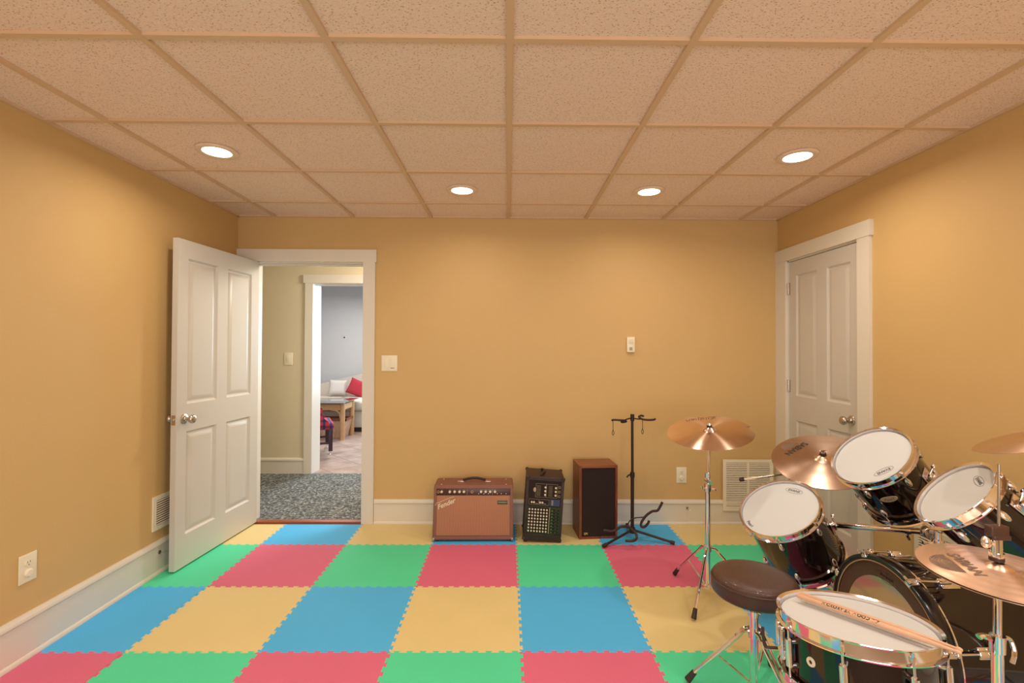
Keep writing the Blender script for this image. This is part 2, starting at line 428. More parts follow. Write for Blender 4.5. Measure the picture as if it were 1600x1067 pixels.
# local x toward the free edge, local -y = visible side (+x world)
yl = Vector((0, 0, 1)).cross(dx); 
d1.matrix_world = on_frame(hinge, dx, yl, (0, 0, 1))
sgn = -1 if yl.x > 0 else 1      # slab must lie on the wall side of the visible face
cols = [(.095, .375), (.480, .760)]; rows = [(.195, .835), (1.005, 1.915)]
mb = door_mesh(W1, 2.028, T, cols, rows)
if sgn < 0:
    for v in mb.v: v.y = -v.y
mb.build('door_panel', 'door_paint', d1, smooth=20)
vis = Vector((0, -sgn, 0))
knob_mb(Vector((W1-.065, 0, .915)), vis).build('door_knob', 'satin_nickel', d1)
knob_mb(Vector((W1-.065, sgn*T, .915)), -vis).build('door_knob', 'satin_nickel', d1)
lp = MB().box((W1-.0005, sgn*T*.5-.0125, .885), (W1+.0015, sgn*T*.5+.0125, .945)); lp.box((W1, sgn*T*.5-.006, .905), (W1+.009, sgn*T*.5+.006, .925), bev=.002)
lp.build('latch_plate', 'satin_nickel', d1)
for z in (.25, 1.05, 1.80):
    MB().cyl((-.004, sgn*(T+.004), z), (-.004, sgn*(T+.004), z+.09), .006).build('hinge', 'satin_nickel', d1)
# door_2: closed closet door in the right wall (visible face looks to -x), hinge at the far side
d2 = bpy.data.objects.new('door_2', None); C.objects.link(d2); d2['kind'] = 'structure'
W2 = RY1-RY0-.03
d2.matrix_world = on_frame((XR+.004, RY1-.015, .014), (0, -1, 0), (1, 0, 0), (0, 0, 1))
mb = door_mesh(W2, RZ-.03, T, [(.085, .325), (.430, .655)], [(.195, .835), (1.015, 1.915)])
mb.build('door_panel', 'door_paint', d2, smooth=20)
knob_mb(Vector((W2-.065, 0, .92)), Vector((0, -1, 0))).build('door_knob', 'satin_nickel', d2)
for z in (.25, 1.04, 1.775):
    hb = MB().cyl((-.006, -.006, z), (-.006, -.006, z+.09), .0065); hb.box((-.004, -.004, z), (.016, .0, z+.09))
    hb.build('hinge', 'satin_nickel', d2)
# ------------------------------------------------------------------ hall and sitting room
HY = 5.256; HY2 = 5.47
MB().box((-3.6, YB+.05, -.1), (1.2, HY+.001, .010)).build('floor_hall', 'carpet', kind='structure')
MB().box((-5.2, HY, -.1), (1.6, 9.2, .004)).build('floor_sitting_room', 'sitting_floor', kind='structure')
w = MB(); FX0, FX1, FZ = -2.105, -1.25, 2.062
w.box((-3.6, HY, -.1), (FX0-.015, HY2, CEIL+.1)); w.box((FX1+.015, HY, -.1), (1.2, HY2, CEIL+.1)); w.box((FX0-.015, HY, FZ+.015), (FX1+.015, HY2, CEIL+.1))
w.build('wall_hall_back', 'hall_paint', kind='structure')
MB().box((-3.7, YB+.115, -.1), (-3.6, HY2, CEIL+.1)).build('wall_hall_left', 'hall_paint', kind='structure')
MB().box((1.2, YB+.115, -.1), (1.3, HY2, CEIL+.1)).build('wall_hall_right', 'hall_paint', kind='structure')
w = MB(); w.box((-3.6, YB+.1155, -.1), (DX0-.016, YB+.125, CEIL)); w.box((DX1+.016, YB+.1155, -.1), (1.2, YB+.125, CEIL)); w.box((DX0-.016, YB+.1155, DZ+.016), (DX1+.016, YB+.125, CEIL))
w.build('wall_hall_front', 'hall_paint', kind='structure')
MB().box((-3.7, YB+.12, CEIL), (1.3, HY2, CEIL+.1)).build('ceiling_hall', 'hall_paint', kind='structure')
c = MB()
c.box((FX0-.085, HY-.02, 0), (FX0, HY, 2.066)); c.box((FX1, HY-.02, 0), (FX1+.085, HY, 2.066)); c.box((FX0-.105, HY-.024, 2.066), (FX1+.105, HY, 2.158))
c.build('trim_5', 'white_paint', kind='structure')
c = MB()
c.box((FX0-.015, HY, 0), (FX0, HY2, FZ)); c.box((FX1, HY, 0), (FX1+.015, HY2, FZ)); c.box((FX0-.015, HY, FZ), (FX1+.015, HY2, FZ+.015))
c.build('trim_6', 'white_paint', kind='structure')
MB().prism([(0, 0), (.012, 0), (.012, .145), (.018, .15), (.018, .165), (.008, .178), (0, .178)], 0, 1.4, on_frame((FX0-.085-1.4, HY, 0), (0, -1, 0), (0, 0, 1), (1, 0, 0))).build('baseboard_hall', 'white_paint', kind='structure')
MB().box((-5.2, 9.1, -.1), (1.6, 9.2, 2.7)).build('wall_sitting_back', 'sitting_paint', kind='structure')
MB().box((-5.3, HY2, -.1), (-5.2, 9.2, 2.7)).build('wall_sitting_left', 'sitting_paint', kind='structure')
MB().box((1.6, HY2, -.1), (1.7, 9.2, 2.7)).build('wall_sitting_right', 'sitting_paint', kind='structure')
w = MB(); w.box((-5.2, HY2, -.1), (FX0-.016, HY2+.01, 2.7)); w.box((FX1+.016, HY2, -.1), (1.6, HY2+.01, 2.7)); w.box((FX0-.016, HY2, FZ+.016), (FX1+.016, HY2+.01, 2.7))
w.build('wall_sitting_front', 'sitting_paint', kind='structure')
MB().box((-5.3, HY2, 2.6), (1.7, 9.2, 2.7)).build('ceiling_sitting_room', 'sitting_paint', kind='structure')

# ------------------------------------------------------------------ interlocking foam mats
MS = .5948; MX = .07; MY = 3.398; PER = MS/10
def seam():
    """offset polyline along one side of a mat, t in 0..MS"""
    a = .0065; pts = [(0, 0), (.08*PER, 0), (.08*PER, -a)]
    for j in range(10):
        t0 = j*PER; e = .05*PER
        pts += [(t0+.27*PER+e, -a), (t0+.27*PER-e, a), (t0+.73*PER+e, a), (t0+.73*PER-e, -a)]
    return pts + [(MS-.08*PER, -a), (MS-.08*PER, 0), (MS, 0)]
SEAM = seam()
def cut(lo, hi):
    out = []
    for t, o in SEAM:
        if lo < t < hi or (t == lo or t == hi): out.append((t, o))
    if not out or out[0][0] > lo: out.insert(0, (lo, out[0][1] if out else 0))
    if out[-1][0] < hi: out.append((hi, out[-1][1]))
    return out
def mat_mesh(x0, x1, y0, y1):
    """x0..x1, y0..y1 kept part of the unit mat; a cut side is straight"""
    P = []
    bx = cut(x0, x1); by = cut(y0, y1)
    eps = 1e-6
    P += [(t, o if y0 < eps else y0) for t, o in bx] if y0 < eps else [(x0, y0), (x1, y0)]
    P += [(x1 + (o if x1 > MS-eps else 0), t) for t, o in by] if x1 > MS-eps else []
    P += [(t, y1 + o) for t, o in bx[::-1]] if y1 > MS-eps else ([(x1, y1)] if x1 < MS-eps else []) + ([(x0, y1)] if x0 > eps else [])
    P += [(o, t) for t, o in by[::-1]] if x0 < eps else []
    Q = []
    for p in P:
        if not Q or (abs(p[0]-Q[-1][0])+abs(p[1]-Q[-1][1])) > 1e-5: Q.append(p)
    if abs(Q[0][0]-Q[-1][0])+abs(Q[0][1]-Q[-1][1]) < 1e-5: Q.pop()
    return MB().prism(Q, -.012, 0)
COLN = {'r': 'red', 'g': 'green', 'b': 'blue', 'y': 'yellow'}
PAT = {0: ('y', 'b'), 1: ('g', 'r'), 2: ('b', 'y'), 3: ('r', 'g')}
ROWN = ['touching the back wall', 'one row off the back wall', 'two rows off the back wall', 'in the row at the photo\'s bottom edge',
        'four rows off the back wall', 'five rows off the back wall', 'six rows off the back wall']
HEREK = {(0, -4): 'beside the door hinges', (0, -3): 'in front of the doorway', (0, -2): 'right of the doorway', (0, -1): 'under the guitar amplifier', (0, 0): 'under the black mixer',
         (0, 1): 'under the guitar stand', (0, 2): 'below the outlet', (0, 3): 'in the corner',
         (1, -4): 'under the open door', (1, 1): 'before the guitar stand', (1, 2): 'under the cymbal stand', (1, 3): 'under the floor tom'}
COLW = {-4: 'against the left wall', -3: 'second from left', -2: 'third from left', -1: 'fourth from left', 0: 'fifth from left', 1: 'sixth from left', 2: 'seventh from left', 3: 'against the right wall'}
cache = {}
EX0, EX1, EY1 = XL+.0205, XR-.0205, YB-.0215
for row in range(0, 7):
    for k in range(-4, 4):
        ox, oy = MX + k*MS, MY - row*MS
        x0 = max(0, EX0-ox); x1 = min(MS, EX1-ox); y0 = 0; y1 = min(MS, EY1-oy)
        c_ = PAT[row % 4][k % 2]
        key = (round(x0, 4), round(x1, 4), round(y1, 4), c_)
        if key not in cache:
            o = mat_mesh(x0, x1, y0, y1).build('foam_mat', 'foam_'+COLN[c_], smooth=20); cache[key] = o.data
        else:
            o = bpy.data.objects.new('foam_mat', cache[key]); C.objects.link(o)
        o.location = (ox, oy, 0)
        here = HEREK.get((row, k))
        lab = '%s foam mat %s, %s' % (COLN[c_], ROWN[row], here if here else COLW[k])
        tag(o, lab, 'floor mat', 'interlocking foam mats on the floor')

# ------------------------------------------------------------------ recessed ceiling lights
def downlight():
    r = thing('ceiling_light', '', 'ceiling light', group='recessed ceiling lights')
    MB().lathe([(.068, .002), (.070, -.002), (.078, -.004), (.096, -.0035), (.100, .0), (.100, .006), (.066, .006)], 48).build('trim_ring', 'trim_white', r)
    MB().lathe([(0, -.0015), (.067, -.0015), (.067, .004), (0, .004)], 48).build('lens', 'lamp_lens', r)
    return r
dl0 = downlight()
LN = ['recessed ceiling light nearest the left wall, above the open door', 'recessed ceiling light left of the centre ceiling seam', 'recessed ceiling light above the guitar stand, right of centre', 'recessed ceiling light nearest the right wall, above the closet door']
for i, (x, y) in enumerate(CAN[:4]):
    o = dl0 if i == 0 else copy_tree(dl0)
    o.location = (x, y, CEIL); o['label'] = LN[i]

# ------------------------------------------------------------------ wall plates, vents, door stops
def plate_axes(which, u, y, z):
    if which == 'back': return on_frame((u, YB, z), (1, 0, 0), (0, 0, 1), (0, -1, 0))
    if which == 'left': return on_frame((XL, y, z), (0, 1, 0), (0, 0, 1), (1, 0, 0))
    if which == 'right': return on_frame((XR, y, z), (0, -1, 0), (0, 0, 1), (-1, 0, 0))
def wall_thing(name, label, cat, M, group=None):
    o = bpy.data.objects.new(name, None); C.objects.link(o); o.matrix_world = M; return tag(o, label, cat, group)
# double rocker switch
s = wall_thing('light_switch', 'white double rocker switch plate on the orange wall right of the doorway', 'light switch', plate_axes('back', -.926, 0, 1.2515))
MB().box((-.062, -.062, 0), (.062, .062, .006), bev=.0025).build('wall_plate', 'plastic_white', s)
for x in (-.024, .024):
    b0 = MB().box((-.017+x, -.034, .005), (.017+x, .034, .008), bev=.001).build('rocker', 'plastic_white', s)
MB().box((.010, -.040, .006), (.038, -.036, .0078)).build('dimmer_slider', 'plastic_tan', s)
# hall switch
s = wall_thing('light_switch', 'small single white switch on the beige hallway wall', 'light switch', on_frame((-2.37, HY, 1.246), (1, 0, 0), (0, 0, 1), (0, -1, 0)))
MB().box((-.045, -.066, 0), (.045, .066, .006), bev=.002).build('wall_plate', 'plastic_white', s)
MB().box((-.017, -.034, .005), (.017, .034, .009), bev=.001).build('rocker', 'plastic_white', s)
# thermostat-like wall control
s = wall_thing('fan_control', 'small upright white wall control alone on the orange back wall', 'wall control', plate_axes('back', .969, 0, 1.406))
MB().box((-.031, -.060, 0), (.031, .060, .022), bev=.004).build('control_body', 'plastic_white', s)
MB().box((-.018, .005, .0215), (.018, .042, .0235), bev=.001).build('button_pad', 'knob_ivory', s)
MB().box((-.012, -.045, .0215), (.012, -.020, .0235), bev=.001).build('button', 'mixer_line', s)
def outlet(label, M, w=.040, h=.062):
    s = wall_thing('wall_outlet', label, 'outlet', M, 'electrical outlets')
    MB().box((-w, -h, 0), (w, h, .006), bev=.0025).build('wall_plate', 'plastic_white', s)
    f = MB().lathe([(0, .0055), (.017, .0055), (.017, .009), (0, .009)], 24, Matrix.Translation((0, .022, 0)) @ Matrix.Diagonal((1, .85, 1, 1))).build('socket', 'plastic_white', s)
    sl = MB()
    for x in (-.006, .006): sl.box((x-.001, .022, .0088), (x+.001, .031, .0094))
    sl.cyl((0, .014, .0088), (0, .014, .0094), .0025); sl.build('socket_slot', 'print_brown', f)
    MB().lathe([(0, .0055), (.018, .0055), (.018, .012), (.014, .016), (0, .017)], 24, Matrix.Translation((0, -.022, 0))).build('safety_cap', 'plastic_white', s)
outlet('white wall outlet low on the left wall with a safety cap in its lower socket', plate_axes('left', 0, 2.168, .396))
outlet('white wall outlet on the back wall between the guitar stand and the large vent', plate_axes('back', 1.373, 0, .382))
def vent(label, M, w, h, n, split, dark='duct_shade', slat='plastic_white', ga=.33, gb=.24):
    s = wall_thing('wall_vent', label, 'vent', M, 'white louvred wall vents')
    f = MB(); e = .026
    f.box((-w, -h, 0), (w, -h+e, .008)); f.box((-w, h-e, 0), (w, h, .008)); f.box((-w, -h+e, 0), (-w+e, h-e, .008)); f.box((w-e, -h+e, 0), (w, h-e, .008))
    if split: f.box((-.008, -h+e, 0), (.008, h-e, .008))
    f.build('vent_frame', 'plastic_white', s)
    MB().box((-w+.01, -h+.01, .0), (w-.01, h-.01, .0012)).build('vent_shade_sheet', dark, s)  # dark sheet standing in for the shade between the louvres
    sl = MB(); H2 = 2*(h-e)
    for i in range(n):
        y = -h+e + H2*(i+.5)/n
        sl.add([(-w+e, y-H2/n*ga, .008), (w-e, y-H2/n*ga, .008), (w-e, y+H2/n*gb, .003), (-w+e, y+H2/n*gb, .003),
                (-w+e, y-H2/n*ga, .0095), (w-e, y-H2/n*ga, .0095), (w-e, y+H2/n*gb, .0045), (-w+e, y+H2/n*gb, .0045)],
               [[0, 1, 2, 3], [4, 5, 6, 7], [0, 1, 5, 4], [2, 3, 7, 6], [1, 2, 6, 5], [3, 0, 4, 7]])
    sl.build('louvre', slat, s)
vent('large white louvred return vent low on the back wall behind the drum kit', plate_axes('back', 1.892, 0, .308) @ Matrix.Translation((0, 0, .013)), .198, .201, 25, True)
vent('small white louvred vent on the left wall half hidden behind the open door', plate_axes('left', 0, 3.075, .368), .155, .102, 11, False, ga=.24, gb=.16)
vent('white louvred vent on the right wall behind the tom drums', plate_axes('right', 0, 2.32, .372), .20, .102, 12, False, ga=.26, gb=.18)
def stop(label, p, n, L=.07):
    o = thing('door_stop', label, 'door stop', p, group='door stops')
    n = Vector(n)
    MB().cyl((0, 0, 0), n*.006, .011).build('base', 'satin_nickel', o)
    pts = [n*(.006+L*i/60) + (Vector((0, 0, 1))*math.cos(i*1.05) + n.cross(Vector((0, 0, 1)))*math.sin(i*1.05))*.0032 for i in range(61)]
    MB().tube(pts, .0011, 6).build('spring', 'satin_nickel', o)
    MB().cyl(n*(L+.004), n*(L+.018), .0075, .006).build('tip', 'plastic_white', o)
stop('spring door stop on the left baseboard near the open door', (XL+.010, 2.968, .128), (1, 0, 0))
stop('small spring door stop on the back baseboard below the outlet', (1.417, YB-.010, .126), (0, -1, 0), .05)
# ------------------------------------------------------------------ guitar amplifier
amp = thing('guitar_amplifier', 'brown guitar combo amplifier with wheat grille against the back wall', 'amplifier', (-.2395, 3.44, 0))
W = .572
side = [(0, .012), (.012, .012), (.066, .366), (.080, .380), (.270, .380), (.284, .366), (.284, .012)]
bm = bmesh.new()
vs0 = [bm.verts.new((-W/2, y, z)) for y, z in side]; vs1 = [bm.verts.new((W/2, y, z)) for y, z in side]
bm.faces.new(vs0); bm.faces.new(vs1[::-1])
for i in range(len(side)): bm.faces.new([vs0[i], vs0[(i+1) % len(side)], vs1[(i+1) % len(side)], vs1[i]])
bmesh.ops.bevel(bm, geom=[e for e in bm.edges if abs(e.verts[0].co.x-e.verts[1].co.x) < 1e-5], offset=.010, segments=3, profile=.5, affect='EDGES')
a_ = MB(); a_.addbm(bm); a_.build('cabinet', 'tolex_brown', amp)
# front plane frame: x right, y up the slanted face, z outward
sl_ = Vector((0, .054, .354)).normalized()
AF = on_frame((0, .0105, .012), (1, 0, 0), sl_, Vector((1, 0, 0)).cross(sl_))
gp = MB().box((-W/2+.024, .030, -.004), (W/2-.024, .304, .004), AF, bev=.002).build('grille', 'grille_cloth', amp)
MB().box((-W/2+.004, .002, .0), (W/2-.004, .026, .005), AF, bev=.002).build('bottom_strip', 'tolex_brown', amp)
cp = MB().box((-W/2+.020, .307, -.002), (W/2-.020, .352, .003), AF, bev=.001).build('control_panel', 'panel_brown', amp)
kx = [-.228, -.17, -.135, -.10, -.068, .055, .088, .12, .155]
for x in kx:
    k_ = MB().lathe([(0, 0), (.0095, 0), (.0085, .010), (.006, .012), (0, .012)], 14, AF @ Matrix.Translation((x, .330, .003)))
    k_.build('knob', 'knob_ivory', cp)
for x in (-.252, -.01):
    MB().lathe([(.006, 0), (.011, 0), (.010, .005), (.006, .005)], 16, AF @ Matrix.Translation((x, .330, .003)), closed=True).build('input_jack', 'chrome', cp)
for x in (.038, .075, .108, .172, .20, .235):
    MB().cyl(AF @ Vector((x, .317, .003)), AF @ Vector((x, .317, .008)), .003).build('switch', 'knob_ivory', cp)
ln = MB()
for x in (-.045, .137): ln.box((x-.0008, .309, .003), (x+.0008, .350, .0036), AF)
for x in kx: ln.box((x-.008, .344, .003), (x+.008, .3452, .0034), AF)
ln.build('panel_marking', 'mixer_line', cp)
v, f = text_geo('Fender', .047, shear=.35, ext=.0012, bold=.0006)
LM = AF @ Matrix.Translation((-.196, .246, .0052)) @ Matrix.Rotation(math.radians(22), 4, 'Z')
lg = MB().add(v, f, LM); lg.tube([LM @ Vector(p) for p in ((-.075, .018, 0), (-.06, .030, 0), (-.03, .028, 0), (.03, .030, 0), (.075, .024, 0))], .0014, 8, 4)
lg.build('maker_script', 'knob_ivory', amp)
bd = MB().box((.172, .244, .004), (.246, .270, .0062), AF, bev=.001).build('model_badge', 'badge_green', amp)
v, f = text_geo('Acoustasonic', .0125, shear=.3); MB().add(v, f, AF @ Matrix.Translation((.209, .257, .0064))).build('badge_lettering', 'badge_gold', bd)
hd = MB().tube([(-.085, .17, .392), (-.07, .17, .398), (-.03, .17, .406), (0, .17, .408), (.03, .17, .406), (.07, .17, .398), (.085, .17, .392)], .009, 12, 4).build('handle', 'dark_rubber', amp)
hc = MB()
for s_ in (-1, 1): hc.box((s_*.10-.024, .158, .380), (s_*.10+.024, .182, .386), bev=.002); hc.cyl((s_*.085, .17, .383), (s_*.085, .17, .394), .007)
hc.build('handle_bracket', 'chrome', hd)
sc_ = MB()
for x in (-.235, .235):
    for y in (.10, .24): sc_.sph((x, y, .380), .0055, 1, 1, .5)
sc_.build('screw', 'knob_ivory', amp)
for x in (-W/2+.03, W/2-.03):
    for y in (.03, .25): MB().cyl((x, y, 0), (x, y, .013), .014).build('foot', 'dark_rubber', amp)
cg = MB()
for s_ in (-1, 1): cg.box((s_*W/2-.016 if s_ > 0 else -W/2-.001, -.001, .010), (W/2+.001 if s_ > 0 else -W/2+.016, .022, .030), bev=.003)
cg.build('corner_guard', 'satin_nickel', amp)
amp.rotation_euler = (0, 0, math.radians(.6))

# ------------------------------------------------------------------ powered mixer
mxr = thing('powered_mixer', 'black upright powered mixer with rows of white knobs, leaning slightly right', 'mixer', (.382, 3.425, .001), (0, math.radians(3.6), math.radians(-1.2)))
# local: x from -.272..0 (bottom right corner = origin), y depth back, z up
MW, MH = .270, .452
ms = [(0.0, 0), (-.0, .06), (.012, MH), (.255, MH), (.255, .02), (.24, 0)]
bm = bmesh.new()
vs0 = [bm.verts.new((-MW, y, z)) for y, z in ms]; vs1 = [bm.verts.new((0, y, z)) for y, z in ms]
bm.faces.new(vs0); bm.faces.new(vs1[::-1])
for i in range(len(ms)): bm.faces.new([vs0[i], vs0[(i+1) % len(ms)], vs1[(i+1) % len(ms)], vs1[i]])
bmesh.ops.bevel(bm, geom=bm.edges[:], offset=.007, segments=3, profile=.5, affect='EDGES')
a_ = MB(); a_.addbm(bm); a_.build('case', 'mixer_case', mxr)
su = Vector((0, .012, .392)).normalized()
MF = on_frame((-MW/2, -.001, .055), (1, 0, 0), su, Vector((1, 0, 0)).cross(su))   # x centred, y up, z outward
pn = MB().box((-.113, 0, -.004), (.113, .372, .0015), MF).build('control_panel', 'mixer_panel', mxr)
fr = MB()
fr.box((-.135, -.006, -.003), (.135, .0, .010), MF, bev=.002); fr.box((-.135, .372, -.003), (.135, .384, .010), MF, bev=.002)
fr.box((-.133, 0, -.003), (-.115, .372, .006), MF, bev=.002); fr.box((.115, 0, -.003), (.133, .372, .006), MF, bev=.002)
fr.build('case_frame', 'mixer_case', mxr)
for j in range(8):
    for i in range(7):
        MB().lathe([(0, 0), (.0062, 0), (.0055, .008), (0, .009)], 12, MF @ Matrix.Translation((-.100+i*.0205, .018+j*.0215, .0015))).build('knob', 'knob_ivory', pn)
for x in (-.012, .062):
    for z in (.262, .288, .314):
        MB().lathe([(0, 0), (.0075, 0), (.0065, .009), (0, .010)], 12, MF @ Matrix.Translation((x+.015, z+.012, .0015))).build('knob', 'knob_ivory', pn)
for x in (-.088, -.072, -.028, -.012):
    MB().lathe([(0, 0), (.007, 0), (.006, .009), (0, .010)], 12, MF @ Matrix.Translation((x, .218, .0015))).build('knob', 'knob_ivory', pn)
for j in range(8):
    MB().lathe([(0, 0), (.010, 0), (.009, .010), (0, .012)], 14, MF @ Matrix.Translation((.088, .018+j*.0215, .0015))).build('level_knob', 'print_black', pn)
mk = MB()
def rect(mb, x0, y0, x1, y1, M, t_=.0008, z=.0015):
    mb.box((x0, y0, z), (x1, y0+t_, z+.0005), M); mb.box((x0, y1-t_, z), (x1, y1, z+.0005), M); mb.box((x0, y0, z), (x0+t_, y1, z+.0005), M); mb.box((x1-t_, y0, z), (x1, y1, z+.0005), M)
rect(mk, -.065, .255, .008, .350, MF, .0012); rect(mk, .010, .255, .090, .350, MF, .0012)
rect(mk, -.108, .200, -.04, .240, MF, .0012); rect(mk, -.035, .200, .035, .240, MF, .0012)
for x in (-.058, .026):
    for i in range(9): mk.box((x, .266+i*.0085, .0015), (x+.028, .2672+i*.0085, .0022), MF)
mk.box((.040, .006, .0015), (.0445, .186, .0022), MF)
mk.sph((0, 0, 0), .010, 1, 1.6, .1, MF @ Matrix.Translation((-.072, .305, .0018)))
for i in range(3):
    M_ = MF @ Matrix.Translation((.103, .268+i*.032, .0015)); mk.lathe([(.006, 0), (.008, 0), (.008, .002), (.006, .002)], 16, M_, closed=True)
for x in (-.098, -.04, ): mk.box((x+.036, .208, .0015), (x+.054, .211, .002), MF)
for x in (.042,): 
    for i in range(3): mk.box((x+.010, .206+i*.012, .0015), (x+.022, .212+i*.012, .0021), MF)
mk.build('panel_marking', 'mixer_line', pn)
gm = MB(); rect(gm, -.111, .005, .112, .188, MF, .0012)
for j in range(8): gm.box((.050, .0285+j*.0215, .0015), (.110, .0295+j*.0215, .0021), MF); gm.box((.055, .012+j*.0215, .0015), (.066, .018+j*.0215, .0021), MF)
gm.build('green_marking', 'mixer_green', pn)
bmk = MB().box((.042, .198, .0014), (.110, .245, .0018), MF); bmk.build('blue_panel', 'mixer_blue', pn)
hd = MB().tube([(-.165, .04, MH+.002), (-.160, .06, MH+.010), (-.150, .09, MH+.012), (-.135, .16, MH+.012), (-.150, .20, MH+.010), (-.155, .22, MH+.002)], .007, 10, 4).build('handle', 'dark_rubber', mxr)
for x in (-MW+.008, -.008):
    for (y, z) in ((.010, .012), (.010, MH-.008), (.247, .012), (.247, MH-.008)):
        MB().sph((x, y, z), .0135).build('corner_guard', 'dark_rubber', mxr)
MB().cyl((-.004, .10, .11), (.008, .10, .11), .012).build('side_socket', 'dark_rubber', mxr)
for y in (.03, .22):
    MB().cyl((-MW+.02, y, -.016), (-MW+.02, y, .002), .012).build('foot', 'dark_rubber', mxr)

# ------------------------------------------------------------------ walnut speaker
spk = thing('loudspeaker', 'walnut bookshelf loudspeaker with black grille standing between mixer and guitar stand', 'speaker', (.664, 3.503, 0), (0, 0, math.radians(4.8)))
SW, SH, SD = .282, .527, .215
cb = MB()
tk = .017
cb.box((-SW/2, 0, 0), (-SW/2+tk, SD, SH)); cb.box((SW/2-tk, 0, 0), (SW/2, SD, SH)); cb.box((-SW/2+tk, 0, 0), (SW/2-tk, SD, tk)); cb.box((-SW/2+tk, SD-.01, tk), (SW/2-tk, SD, SH-tk))
cb.build('cabinet', 'walnut', spk)
MB().box((-SW/2+tk, 0, SH-tk), (SW/2-tk, SD, SH)).box((-SW/2, .0, SH), (SW/2, SD, SH+.0008)).build('cabinet_top', 'walnut_top', spk)
MB().box((-SW/2+tk+.001, .006, tk+.001), (SW/2-tk-.001, .02, SH-tk-.001)).build('grille', 'grille_black', spk)
v, f = text_geo('EPI', .022, ext=.001, bold=.0006)
MB().add(v, f, on_frame((-.092, .005, .036), (1, 0, 0), (0, 0, 1), (0, -1, 0))).build('maker_badge', 'badge_gold', spk)

# ------------------------------------------------------------------ guitar stand
G0 = Vector((.908, 3.50, 0))
gs = thing('guitar_stand', 'black tubular double guitar stand standing empty right of the walnut speaker', 'guitar stand', G0)
MB().cyl((.908, 3.5, .055), (.908, 3.5, .47), .0125).build('pole', 'black_metal', gs, G0)
MB().cyl((.908, 3.5, .46), (.906, 3.5, .872), .0095).build('upper_pole', 'black_metal', gs, G0)
MB().cyl((.907, 3.5, .852), (.907, 3.5, .900), .0145).build('pole_head', 'black_metal', gs, G0)
mb = MB().cyl((.908, 3.5, .445), (.908, 3.5, .480), .0165); mb.tube([(.900, 3.495, .462), (.875, 3.48, .465), (.862, 3.475, .450)], .006, 8, 3); mb.build('height_clamp', 'black_metal', gs, G0)
MB().lathe([(0, .045), (.020, .045), (.022, .06), (.020, .085), (.0, .09)], 20, Matrix.Translation((.908, 3.5, 0))).build('hub', 'black_metal', gs, G0)
for e in ((.665, 3.338, .014), (1.178, 3.392, .014), (.93, 3.745, .014)):
    e = Vector(e); s0 = Vector((.908, 3.5, .068)); d = (e-s0)
    lg = MB().cyl(s0, s0+d*.94, .0085).build('leg', 'black_metal', gs, G0)
    MB().cyl(s0+d*.90, e, .0125).build('rubber_foot', 'dark_rubber', lg, G0)
MB().tube([(.752, 3.46, .862), (.76, 3.45, .866), (.80, 3.44, .866), (.835, 3.45, .862), (.855, 3.47, .852), (.832, 3.475, .846), (.818, 3.47, .85)], .0075, 10, 4).tube([(.835, 3.455, .862), (.87, 3.485, .868), (.90, 3.5, .872)], .005, 8, 3).build('neck_yoke', 'dark_rubber', gs, G0)
MB().tube([(1.060, 3.46, .872), (1.045, 3.45, .868), (1.00, 3.44, .868), (.965, 3.45, .872), (.950, 3.48, .884), (.968, 3.49, .892), (.985, 3.48, .888)], .0075, 10, 4).tube([(.97, 3.455, .872), (.94, 3.485, .868), (.91, 3.5, .872)], .005, 8, 3).build('neck_yoke', 'dark_rubber', gs, G0)
for x, z0 in ((.757, .858), (.968, .868)):
    MB().tube([(x, 3.455, z0), (x, 3.453, z0-.04), (x, 3.453, z0-.062), (x-.007, 3.453, z0-.085), (x, 3.453, z0-.102), (x+.007, 3.453, z0-.085), (x, 3.453, z0-.064)], .0022, 6, 4).build('retaining_loop', 'black_metal', gs, G0)
MB().tube([(.665, 3.33, .128), (.72, 3.33, .120), (.755, 3.34, .128), (.80, 3.36, .142), (.86, 3.38, .125), (.895, 3.36, .095), (.893, 3.33, .070), (.86, 3.31, .062), (.812, 3.31, .062)], .0088, 10, 5).build('cradle_arm', 'dark_rubber', gs, G0)
MB().tube([(1.10, 3.42, .292), (1.085, 3.42, .262), (1.065, 3.42, .232), (1.03, 3.43, .222), (.99, 3.44, .188), (.957, 3.44, .140), (.955, 3.43, .115), (.975, 3.42, .118), (.995, 3.41, .145), (1.003, 3.41, .165)], .0088, 10, 5).build('cradle_arm', 'dark_rubber', gs, G0)
MB().tube([(.84, 3.40, .125), (.90, 3.475, .155), (.98, 3.44, .178)], .004, 8, 3).build('cradle_brace', 'black_metal', gs, G0)

